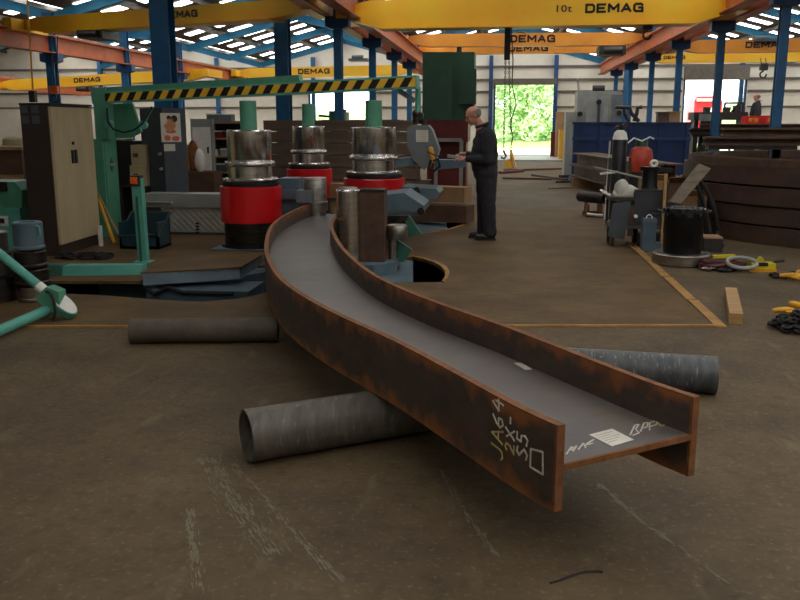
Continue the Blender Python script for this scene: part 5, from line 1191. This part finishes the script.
# straight stock behind the curved stack
def V2(px, py, Y): return V(px, py, Y)
for i, (px0, px1, py, Y, w, h, mt, lb) in enumerate(((704, 830, 141, 13.75, .28, .13, M['rustdark'], 'rust-red straight beam lying over the back of the curved stack, lower one'), (722, 830, 133.5, 13.8, .28, .13, M['beambrown'], 'brown straight beam lying over the back of the curved stack, upper one'), (690, 830, 131, 20.5, .3, .14, M['beamdark'], 'dark straight beam farther behind the curved stack, nearer of two'), (700, 830, 127, 22.5, .35, .16, M['beambrown'], 'brown straight beam farther behind the curved stack, farther of two'))):
    a, b = V(px0, py, Y), V(px1, py - 1, Y); zc = a.z + (.0 if i != 1 else .02); stock('straight_beam', lb, (a.x, Y, zc), (b.x, Y, zc), w, h, mt, 'straight beams behind the curved stack')
    if i == 1: continue
    t = thing('beam_trestle', ('dark trestle carrying the rust-red straight beam', '', 'nearer dark trestle behind the curved stack', 'farther dark trestle behind the curved stack')[i], 'trestle', (a.x + .3, Y, 0), 'trestles under the straight beams')
    for x in (a.x + (1.1 if i == 0 else .25), b.x - .8): part('leg', MB().obox((x - .12, Y, 0), (x, Y, a.z - h / 2 - .04), .07, .07), M['dark'], t); part('leg', MB().obox((x + .12, Y, 0), (x, Y, a.z - h / 2 - .04), .07, .07), M['dark'], t)
    part('beam', MB().box(a.x + .05, b.x - .5, Y - .1, Y + .1, a.z - h / 2 - .06, a.z - h / 2 - .001), M['dark'], t)
# rack of dark machinery before the right doorway
t, x0, x1, z0, z1 = bxt('machine_bench', 'dark machine bench before the right doorway', 'bench', 694, 112, 748, 120, 25, .8, M['dark'], None, .02, body='top')
for x in (x0 + .1, (x0 + x1) / 2, x1 - .1): part('leg', MB().box(x - .06, x + .06, 25.1, 25.6, 0, z0), M['dark'], t)
for i in range(4): c = V(707 + i * 10, 108, 25.2); part('vise', MB().box(c.x - .07, c.x + .07, 25.1, 25.4, z1, z1 + .12 + .06 * (i % 2)).cyl((c.x - .1, 25.2, z1 + .1), (c.x + .1, 25.2, z1 + .1), .04, seg=12), M['dark'], t)
c0, c1 = V(725, 103, 25.3), V(743, 103, 25.3)
part('guard_frame', MB().obox((c0.x, 25.3, z1), (c0.x, 25.3, c0.z), .05, .05).obox((c1.x, 25.3, z1), (c1.x, 25.3, c0.z), .05, .05).obox(c0, c1, .05, .05).obox((c0.x + .2, 25.3, z1), (c0.x + .4, 25.3, c0.z), .06, .06), M['dark'], t)
t, x0, x1, z0, z1 = bxt('motor_block', 'grey machine housing left of the dark bench at the right doorway', 'machine', 702, 114, 716, 121, 24.5, .4, M['grey'], None, .02); part('foot', MB().box(x0, x1, 24.6, 24.8, 0, z0), M['dark'], t)
for i, (p_, lb) in enumerate((((746, 116, 760, 125), 'left one of two orange-red boxes below the far standing person'), ((765, 115.5, 777, 125), 'right one of two orange-red boxes below the far standing person'))):
    t, x0, x1, z0, z1 = bxt('orange_box', lb, 'box', *p_, 24, .5, M['orange'] if 0 else M['truck'], None, .03, 'orange-red boxes')
    part('panel', MB().box(x0 + .07, x0 + .16, 23.985, 24, z0 + .08, z1 - .06).box(x0 + .2, x0 + .3, 23.985, 24, z0 + .08, z1 - .06), M['hookyellow'], t, 'yellow panel'); part('stand', MB().box(x0 + .05, x1 - .05, 24.1, 24.4, 0, z0), M['dark'], t)
# long blue bin with grey machine
t, x0, x1, z0, z1 = bxt('blue_bin', 'long dark blue steel bin across the back, right of the middle doorway', 'bin', 573, 122.5, 690, 150, 22.4, .9, M['binblue'], 0.0, .03)
zr = V(630, 138, 22.4).z
part('ledge', MB().box(x0 - .02, x1 + .02, 22.35, 22.4, zr - .06, zr + .02), M['darkblue'], t)
for f_ in (.02, .25, .5, .75, .98): part('rib', MB().box(x0 + (x1 - x0) * f_ - .05, x0 + (x1 - x0) * f_ + .05, 22.36, 22.4, 0, z1 - .02), M['binblue'], t)
part('top_rim', MB().box(x0 - .03, x1 + .03, 22.36, 23.33, z1 - .04, z1 + .01), M['binblue'], t)
zb3 = z1 + .01
x0, x1, z0, z1 = R4(577, 91, 621, 124, 24.6)
t = thing('grey_machine', 'pale grey machine rising behind the blue bin', 'machine', ((x0 + x1) / 2, 25.0, 0))
part('body', MB().box(x0, x1, 24.6, 25.5, 0, z1).bevel(.05), M['ltgrey'], t)
part('shoulder', MB().box(x0 - .28, x0 + .02, 24.7, 25.5, 0, V(570, 112, 24.6).z).bevel(.04), M['ltgrey'], t)
part('side_column', MB().box(x1 - .25, x1 + .03, 24.53, 24.6, 0, z1 - .1).bevel(.02), M['grey'], t)
zs_ = V(600, 107, 24.6).z; part('slide', MB().box(x0 + .25, x1 - .35, 24.55, 24.6, zs_ - .5, zs_).bevel(.015), M['ltgrey'], t)
part('spindle', MB().box((x0 + x1) / 2 - .05, (x0 + x1) / 2 + .03, 24.5, 24.56, zs_ - .5, zs_ + .2), M['dkgrey'], t)
c = V(598, 89, 24.9); part('top_motor', MB().cyl((c.x - .15, 24.9, z1 + .08), (c.x + .18, 24.9, z1 + .08), .09), M['dark'], t)
c = V(579, 92, 24.8); part('aerial', MB().cyl((c.x, 24.8, z1 - .05), (c.x - .05, 24.8, z1 + .35), .03, seg=8), M['ltgrey'], t)
for px, py in ((580, 114), (619, 113), (599, 102)): c = V(px, py, 24.5); part('knob', MB().cyl((c.x, 24.6, c.z), (c.x, 24.47, c.z), .07, seg=12), M['black'], t)
for i, (p_, lb, mt) in enumerate((((658, 113, 668, 122), 'brown wooden box on top of the blue bin, left one', M['beambrown']), ((669, 112.5, 680, 122), 'tan box on top of the blue bin, right one', M['card']))):
    t, x0, x1, _, z1 = bxt('wooden_box', lb, 'box', *p_, 22.7, .3, mt, zb3, .02); part('lid', MB().box(x0 - .02, x1 + .02, 22.68, 23.02, z1, z1 + .03), mt, t)
for i, (px, lean, lb) in enumerate(((629, -.12, 'left one of the bent levers standing on the blue bin'), (634, .06, 'middle one of the bent levers standing on the blue bin'), (639, -.2, 'right one of the bent levers standing on the blue bin'))):
    c = V(px, 121, 22.8); solo('lever', MB().tube([(c.x, 22.8, zb3 + .02), (c.x + lean, 22.8, zb3 + .22), (c.x + lean * 1.2, 22.8, zb3 + .36), (c.x + lean * 3, 22.8, zb3 + .38)], .05, 8), M['dark'], lb, 'lever', 'levers on the blue bin')
# clutter at the right jamb of the middle doorway
for i, (p_, Y, mt, nm, lb) in enumerate((((556, 113, 566, 140), 38, M['card'], 'carton', 'tall tan carton at the right jamb of the middle doorway'), ((559, 131, 567, 150), 36, M['hookyellow'], 'tool_stand', 'yellow tool stand right of the middle doorway'), ((551, 133, 556, 141), 38.5, M['dkred'], 'tool_box', 'red box at the foot of the right door jamb'), ((567, 134, 573, 150), 35, M['white'], 'white_drum', 'white drum at the left end of the blue bin'), ((546, 118, 552, 152), 40, M['card'], 'carton', 'narrow carton just inside the middle doorway'))):
    if i == 4: continue
    t, x0, x1, z0, z1 = bxt(nm, lb, 'box' if i != 1 else 'stand', *p_, Y, .3, mt, 0.0, .02); part('lid', MB().box(x0 - .02, x1 + .02, Y - .02, Y + .32, z1, z1 + .05), mt, t)
# long brown beams on the floor
LA, LB = Vector((V(568, 160, 22.0).x, 22.0, 0)), Vector((V(646, 175, 16.0).x, 16.0, 0))
br_ = 0
for i, (dx, lvl, e0, lb, mt) in enumerate(((0, 0, 0, 'long brown beam on the floor beyond the welding cart, lower left one', M['rustdark']), (0, 1, .3, 'long brown beam beyond the welding cart, upper left one', M['beambrown']), (.36, 0, .4, 'long brown beam on the floor beyond the welding cart, lower right one', M['rustdark']), (.36, 1, .1, 'long brown beam beyond the welding cart, upper right one', M['rustdark']), (.75, 0, .9, 'single low brown beam right of the doubled long beams', M['beambrown']))):
    d = (LB - LA).normalized(); a, b = LA + d * (e0 + .0) + Vector((.16 + dx, 0, .375 + .29 * lvl)), LB + Vector((.16 + dx, 0, .375 + .29 * lvl)); stock('long_beam', lb, a, b, .3, .285, mt, 'long beams beyond the cart')
for f_, lb in ((.12, 'farther timber bearer under the long brown beams'), (.6, 'nearer timber bearer under the long brown beams')):
    p = LA.lerp(LB, f_); solo('bearer', MB().box(p.x - .05, p.x + 1.15, p.y - .1, p.y + .1, 0, .232).bevel(.01), M['wood'], lb, 'timber', 'bearers under the long beams')
# offcut pipe on a stand, cable tangle
c = G(594, 217); x0, x1, z0, z1 = R4(584, 190, 605, 204, c.y + .1)
t = thing('pipe_stand', 'low rusty stand under the short pipe, left of the welding cart', 'stand', (c.x, c.y + .3, 0))
part('frame', MB().box(x0 + .03, x1 - .02, c.y, c.y + .04, .0, .05).box(x0 + .03, x1 - .02, c.y + .5, c.y + .54, 0, .05).box(x0 + .05, x0 + .09, c.y, c.y + .54, .05, z0).box(x1 - .08, x1 - .04, c.y, c.y + .54, .05, z0), M['rust'], t)
part('clip', MB().cyl((x0 + .05, c.y - .03, .05), (x0 + .3, c.y - .06, .03), .025, seg=10), M['white'], t, 'pale clamp lying on the stand foot')
solo('pipe_offcut', MB().pipe((x1 + .0, c.y + .05, z0 + .093), (x0 - .03, c.y + .5, z0 + .093), .09, .012), M['dark'], 'short dark pipe lying on the low rusty stand left of the cart', 'pipe')
# slings, clamps and chains at the right edge
def loops(cx, cy, n, r, tr, seed, flat=.5, zr=.06):
    rnd = random.Random(seed); mb = MB()
    for i in range(n):
        a = rnd.uniform(0, PI); px, py = cx + rnd.uniform(-.1, .1), cy + rnd.uniform(-.05, .05); rr_ = r * rnd.uniform(.7, 1.1); z = tr + rnd.random() * zr; ti = rnd.uniform(-.12, .12)
        mb.tube([(px + rr_ * math.cos(w_) * math.cos(a) - rr_ * flat * math.sin(w_) * math.sin(a), py + rr_ * math.cos(w_) * math.sin(a) * .6 + rr_ * flat * math.sin(w_) * math.cos(a), max(tr, z + ti * rr_ * math.cos(w_))) for w_ in [2 * PI * j / 20 for j in range(20)]], tr, 6, closed=True)
    return mb
c = G(728, 270); t = thing('sling_pile', 'heap of red and black lifting slings right of the steel disc', 'lifting sling', c)
part('red_sling', loops(c.x - .02, c.y + .06, 5, .2, .018, 4), M['dkred'], t, 'dark red webbing'); part('black_sling', loops(c.x - .02, c.y + .0, 5, .2, .02, 9, .4, .09), M['rubber'], t, 'black webbing')
part('yellow_strap', MB().obox((c.x - .14, c.y + .14, .12), (c.x + .1, c.y + .16, .13), .06, .03), M['brightyellow'], t, 'yellow strap'); 
part('grey_hose', MB().tube([(c.x + .12 + .15 * math.cos(w_), c.y - .06 + .1 * math.sin(w_), .05 + .05 * (1 + math.sin(w_)) * .8) for w_ in [2 * PI * j / 24 for j in range(24)]], .022, 8, closed=True), M['ltgrey'], t, 'grey hose ring')
part('hook', chain_pile(c.x - .2, c.y - .05, .08, .06, 12, .03, .012, 8, .05), M['steeldull'], t, 'small steel shackles')
x0, x1, z0, z1 = R4(752, 258, 776, 272, G(764, 272).y); c = G(764, 272)
t = thing('beam_clamp', 'bright yellow beam clamp on the floor right of the slings', 'clamp', (c.x, c.y + .1, 0))
part('body', MB().box(x0, x1, c.y, c.y + .16, .03, z1 * .6).bevel(.02), M['brightyellow'], t); part('jaw', MB().prism([(x0 + .06, c.y + .03, z1 * .6), (x1 - .1, c.y + .03, z1 * .6), (x1 - .13, c.y + .03, z1), (x0 + .1, c.y + .03, z1)], (0, .1, 0)).bevel(.012), M['brightyellow'], t)
part('base', MB().box(x0 - .01, x1 + .01, c.y - .01, c.y + .17, 0, .035), M['hookyellow'], t); part('slot', MB().box(x0 + .05, x1 - .08, c.y - .005, c.y + .005, .06, .1), M['black'], t); part('screw', MB().cyl((x1, c.y + .08, .1), (x1 + .1, c.y + .08, .12), .02, seg=12), M['dark'], t)
def yhook(name, parent, p, s, ang):
    R_ = Matrix.Rotation(ang, 3, 'Z'); pts = [Vector(p) + R_ @ Vector(q_) * s for q_ in ((-1, .1, 0), (-.5, 0, .05), (0, -.1, .05), (.35, -.35, .03), (.3, -.8, 0), (-.1, -.9, 0), (-.4, -.65, 0))]
    return part(name, MB().tube(pts, s * .2, 10, taper=[s * .16, s * .2, s * .24, s * .24, s * .22, s * .17, s * .1]), M['hookyellow'], parent, 'yellow hook')
c = G(792, 281); t = thing('chain_sling', 'yellow hooks with a black chain at the right edge, farther pair', 'chain sling', c)
yhook('hook', t, c + Vector((.0, .02, .05)), .12, .2); yhook('hook', t, c + Vector((.08, .1, .06)), .12, 1.9); part('chain', chain_pile(c.x + .06, c.y + .18, .22, .08, 30, .028, .01, 21, .05), M['rubber'], t)
c = G(795, 332); t = thing('chain_sling', 'heap of black chain with yellow hooks at the right edge, nearer the camera', 'chain sling', c)
part('chain', chain_pile(c.x + .08, c.y + .06, .24, .16, 90, .03, .011, 22, .16), M['rubber'], t); yhook('hook', t, c + Vector((-.02, .22, .12)), .1, .4); yhook('hook', t, c + Vector((.06, .26, .15)), .1, 2.4)
# timber block
a, b = G(730.5, 292, .045), G(736, 319, .045)
solo('timber_block', MB().obox(a, b, .1, .085).bevel(.006), M['wood'], 'short squared timber block lying right of the plate corner', 'timber')
# bent wire and pale scuffs on the floor
solo('wire_offcut', MB().tube([G(x, y, .006) for x, y in ((550, 583), (560, 580), (572, 575), (585, 571.5), (598, 571), (603, 572))], .004, 6), M['black'], 'thin bent black wire on the floor in the right foreground', 'wire')
for i, (pts, n, w_, lb) in enumerate(((((206, 458), (222, 485), (245, 515), (275, 553)), 150, .05, 'long pale chalk scrape on the floor left of the front pipe'), (((232, 463), (265, 497), (300, 540), (340, 580)), 70, .018, 'thin pale scratch running from the front pipe end'), (((190, 510), (193, 540), (200, 590)), 60, .02, 'faint pale scratch at the lower left'), (((440, 470), (470, 520), (500, 560)), 40, .012, 'faint scratch under the beam'), (((600, 485), (640, 520), (730, 585)), 60, .012, 'faint pale line in the right foreground'))):
    rnd = random.Random(i + 40); mb = MB(); P3 = [G(*p, 0) for p in pts]
    for j in range(int(n * 2.2)):
        f_ = rnd.random() * (len(P3) - 1); k_ = min(int(f_), len(P3) - 2); p = P3[k_].lerp(P3[k_ + 1], f_ - k_); d = (P3[k_ + 1] - P3[k_]).normalized(); s_ = Vector((d.y, -d.x, 0))
        p = p + s_ * rnd.gauss(0, w_ * .6); l_ = rnd.uniform(.006, .04); ww = rnd.uniform(.001, .004)
        mb.poly([p - d * l_ + Vector((0, 0, .003)), p + s_ * ww + Vector((0, 0, .0015)), p + d * l_ + Vector((0, 0, .0015)), p - s_ * ww + Vector((0, 0, .0015))])
    o = solo('floor_scrape', mb, M['scrape'] if 'scrape' in M else M.setdefault('scrape', mat('chalk_scrape', '565041', '655e4d', rough=.9, scale=30)), lb, 'scrape mark'); o['kind'] = 'stuff'
    del o['category'], o['label']; o['label'] = lb; o['category'] = 'scrape mark'
# ================================================================== PEOPLE
def remesh(mb, voxel, name, smooth=3):
    bmesh.ops.recalc_face_normals(mb.b, faces=mb.b.faces)
    me = bpy.data.meshes.new('t'); mb.b.to_mesh(me); mb.b.free()
    o = bpy.data.objects.new('t', me); COL.objects.link(o)
    r = o.modifiers.new('r', 'REMESH'); r.mode = 'VOXEL'; r.voxel_size = voxel
    s = o.modifiers.new('s', 'SMOOTH'); s.iterations = smooth; s.factor = .5
    bpy.context.view_layer.update()
    m2 = bpy.data.meshes.new_from_object(o.evaluated_get(bpy.context.evaluated_depsgraph_get()))
    bpy.data.objects.remove(o); bpy.data.meshes.remove(me)
    out = MB(); out.b.from_mesh(m2); bpy.data.meshes.remove(m2); return out
def limb(mb, pts, rs):
    for (a, b), (r0, r1) in zip(zip(pts, pts[1:]), zip(rs, rs[1:])): mb.capsule(a, b, r0, r1)
def person(loc, rz, label, S):
    """figure facing -X in its own frame; S holds joint positions"""
    t = thing('person', label, 'person', (0, 0, 0))
    Vv = Vector
    hd = Vv(S['head']); pit = S['headpitch']
    Rh = Matrix.Rotation(pit, 3, 'Y')
    def hp(x, y, z): return hd + Rh @ Vv((x, y, z))
    b = MB()
    # head: cranium, face, jaw, nose, brow, lips, ears
    b.ball(hp(.012, 0, .03), (.098, .077, .088), M=Rh); b.ball(hp(-.03, 0, -.03), (.066, .06, .085), M=Rh); b.ball(hp(-.05, 0, -.088), (.034, .036, .026), M=Rh); b.ball(hp(-.02, 0, -.07), (.05, .052, .035), M=Rh)
    b.capsule(hp(-.088, 0, .012), hp(-.106, 0, -.022), .009, .015); b.ball(hp(-.1, 0, -.028), (.016, .019, .011))
    for s in (-1, 1):
        b.ball(hp(-.08, s * .03, .03), (.016, .028, .011), M=Rh); b.ball(hp(-.068, s * .04, -.02), (.02, .022, .02)); b.ball(hp(.02, s * .077, -.01), (.018, .011, .032), M=Rh)
        b.capsule(hp(-.072, s * .03, .004), hp(-.072, s * .036, .004), .011, .009)
    b.ball(hp(-.084, 0, -.058), (.014, .026, .008)); b.ball(hp(-.082, 0, -.069), (.013, .022, .008))
    nk = Vv(S['neck']); b.capsule(hp(.02, 0, -.06), nk, .055, .062)
    limb(b, [nk, Vv(S['chest']), Vv(S['belly']), Vv(S['pelvis'])], [.075, .13, .14, .13])
    for s, k_ in ((-1, 'R'), (1, 'L')):
        sh, el, wr = (Vv(S[n + k_]) for n in ('sh', 'el', 'wr')); limb(b, [sh, el, wr], [.06, .045, .03])
        hip, kn, an = (Vv(S[n + k_]) for n in ('hip', 'kn', 'an')); limb(b, [hip, kn, an], [.085, .058, .038]); b.capsule(an, an + Vv((-.1, 0, -.05)), .035, .026)
        # hand: palm, four fingers with two bends, thumb
        fd = Vv(S['hd' + k_]).normalized(); up = Vv(S['hu' + k_]).normalized(); sd = fd.cross(up).normalized()
        pc0 = wr + fd * .05
        Mp = Matrix((fd, sd, up)).transposed(); b.ball(pc0, (.052, .042, .017), M=Mp); b.capsule(wr - fd * .01, pc0, .028, .026)
        for f_, (o, L_) in enumerate(((-.03, .068), (-.01, .078), (.011, .073), (.031, .057))):
            p = pc0 + fd * .042 + sd * o; c1 = p + (fd - up * .25).normalized() * L_ * .45; c2 = c1 + (fd * .7 - up * .7).normalized() * L_ * .32; c3 = c2 + (fd * .1 - up).normalized() * L_ * .28
            limb(b, [p - fd * .02, c1, c2, c3], [.0095, .009, .0085, .0075])
        ts = -1 if k_ == 'R' else 1; ts = S.get('thumb' + k_, ts)
        p = pc0 - fd * .02 + sd * ts * .035; c1 = p + (fd * .6 + sd * ts * .7 - up * .2).normalized() * .04; c2 = c1 + (fd * .9 - up * .45).normalized() * .032
        limb(b, [p, c1, c2], [.013, .011, .009])
    part('body', remesh(b, .0062, 'body', 2), M['skin'], t)
    # overalls
    o = MB(); limb(o, [nk + Vv((.012, 0, -.01)), nk + Vv((.03, 0, -.06)), Vv(S['chest']) + Vv((0, 0, .05))], [.07, .1, .145])
    for z_, rx, ry, cx in S['torso']: o.ball((cx, 0, z_), (rx, ry, .13))
    for s, k_ in ((-1, 'R'), (1, 'L')):
        sh, el, wr = (Vv(S[n + k_]) for n in ('sh', 'el', 'wr')); limb(o, [Vv((sh.x, sh.y * .5, sh.z - .01)), sh, el, wr - (wr - el).normalized() * .035], [.1, .083, .066, .048])
        hip, kn, an = (Vv(S[n + k_]) for n in ('hip', 'kn', 'an')); limb(o, [hip, kn, an + Vv((.0, 0, .0))], [.138, .1, .086]); o.cyl(an + Vv((0, 0, .06)), an + Vv((0, 0, -.035)), .086, .09)
    o = remesh(o, .011, 'overalls', 10)
    for v_ in o.b.verts:
        n_ = noise.noise(Vv((v_.co.x * 7, v_.co.y * 7, v_.co.z * 11))); v_.co += v_.normal * n_ * .009
    part('overalls', o, M['overall'], t, 'dark work overalls')
    part('collar', MB().tube([nk + Vv((.014 + .074 * math.cos(w_), .07 * math.sin(w_), .022 + .025 * math.cos(w_))) for w_ in [2 * PI * j / 20 for j in range(20)]], .022, 8, closed=True), M['overall'], t)
    # hair: a grey fringe round the back of a bald head
    h = MB(); h.ball(hp(.018, 0, .022), (.101, .0805, .09), 36, 24, M=Rh)
    kill = []
    for f_ in h.b.faces:
        q_ = Rh.transposed() @ (f_.calc_center_median() - hd)
        if not (q_.z < .055 and q_.x > -.005 and q_.z > -.06 and (q_.x > .035 or q_.z > .0)): kill.append(f_)
    bmesh.ops.delete(h.b, geom=kill, context='FACES')
    part('hair', h, M['hair'], t)
    for s, k_ in ((-1, 'R'), (1, 'L')):
        an = Vv(S['an' + k_]); bt = MB(); limb(bt, [an + Vv((.03, 0, -.045)), an + Vv((-.09, 0, -.055)), an + Vv((-.155, 0, -.06))], [.05, .048, .04]); bt.capsule(an, an + Vv((.01, 0, -.04)), .055, .052)
        bt = remesh(bt, .009, 'boot', 3)
        for v_ in bt.b.verts:
            if v_.co.z < .012: v_.co.z = .012
        bo = part('boot', bt, M['boot'], t)
        so_ = finish('sole', MB().prism([(an.x + .075 * math.cos(w_) + (-.13 if math.cos(w_) < 0 else .01), an.y + .048 * math.sin(w_), 0) for w_ in [2 * PI * j / 24 for j in range(24)]], (0, 0, .022)), M['black']); so_.parent = bo
        e_ = part('eye', MB().ball(hp(-.079, s * .031, .006), .006, 10, 8), M['black'], t)
    t.location = loc; t.rotation_euler = (0, 0, rz); WORLD[t.name] = Vector(loc); return t
# joints read off the photograph: 76 px per metre at the man's distance
S = dict(head=(-.185, 0, 1.63), headpitch=-.42, neck=(-.075, 0, 1.485), chest=(.0, 0, 1.25), belly=(-.02, 0, 1.05), pelvis=(.0, 0, .92),
    torso=[(1.36, .14, .205, -.015), (1.28, .165, .215, -.02), (1.2, .178, .215, -.025), (1.12, .186, .205, -.03), (1.04, .185, .198, -.028), (.96, .178, .19, -.02), (.88, .165, .19, -.005)],
    shR=(.0, -.205, 1.39), elR=(.0, -.245, 1.06), wrR=(-.28, -.13, 1.08), hdR=(-1, .25, .05), huR=(.1, -.25, 1),
    shL=(-.01, .205, 1.39), elL=(-.05, .25, 1.07), wrL=(-.28, .1, 1.13), hdL=(-1, -.3, -.02), huL=(.1, .25, 1),
    hipR=(.01, -.095, .88), knR=(.03, -.11, .49), anR=(.06, -.115, .1), hipL=(.0, .095, .88), knL=(-.01, .105, .49), anL=(-.015, .12, .1))
foot = G(486, 240)
man = person((foot.x - .02, foot.y + .1, 0), .1, 'bald man in dark overalls looking down at a small control in his hands', S)
# the control he holds
hp_ = man.location; cxh = Vector((-.42, -.02, 1.09)); cr = Matrix.Rotation(.1, 3, 'Z')
p = hp_ + cr @ cxh
t = thing('hand_control', 'small pale hand control held by the bald man', 'remote control', p)
part('case', MB().obox(p + Vector((-.09, .02, .02)), p + Vector((.09, -.01, .0)), .1, .035).bevel(.008), M['ltgrey'], t)
for i in range(3): part('button', MB().cyl(p + Vector((-.05 + i * .045, .01, .02)), p + Vector((-.05 + i * .045, .01, .038 - i * .004)), .014, seg=10), (M['dkred'], M['black'], M['white'])[i], t)
part('cable', MB().tube([p + Vector((-.09, .02, .02)), p + Vector((-.16, .1, .0)), p + Vector((-.3, .3, .02)), p + Vector((-.42, .7, .05))], .009, 6), M['rubber'], t)
S2 = dict(S); S2.update(head=(-.03, 0, 1.63), headpitch=-.05, neck=(.0, 0, 1.46), wrR=(-.02, -.3, .86), elR=(.06, -.27, 1.1), hdR=(-.2, 0, -1), huR=(1, 0, -.2), wrL=(-.22, .2, 1.08), knL=(.01, .105, .49), anL=(.03, .12, .1))
fp_ = V(756, 118, 30)
x0, x1 = fp_.x - .7, fp_.x + 1.0
t = thing('work_platform', 'dark work platform under the far standing person at right', 'platform', (fp_.x, 30, 0))
part('deck', MB().box(x0, x1, 29.5, 30.6, .66, .72).bevel(.01), M['dark'], t)
for x in (x0 + .05, x1 - .05):
    for y in (29.6, 30.5): part('leg', MB().box(x - .03, x + .03, y - .03, y + .03, 0, .66), M['dark'], t)
person((fp_.x, 30, .72), -.5, 'person in dark clothes standing far off to the right of the right doorway', S2)
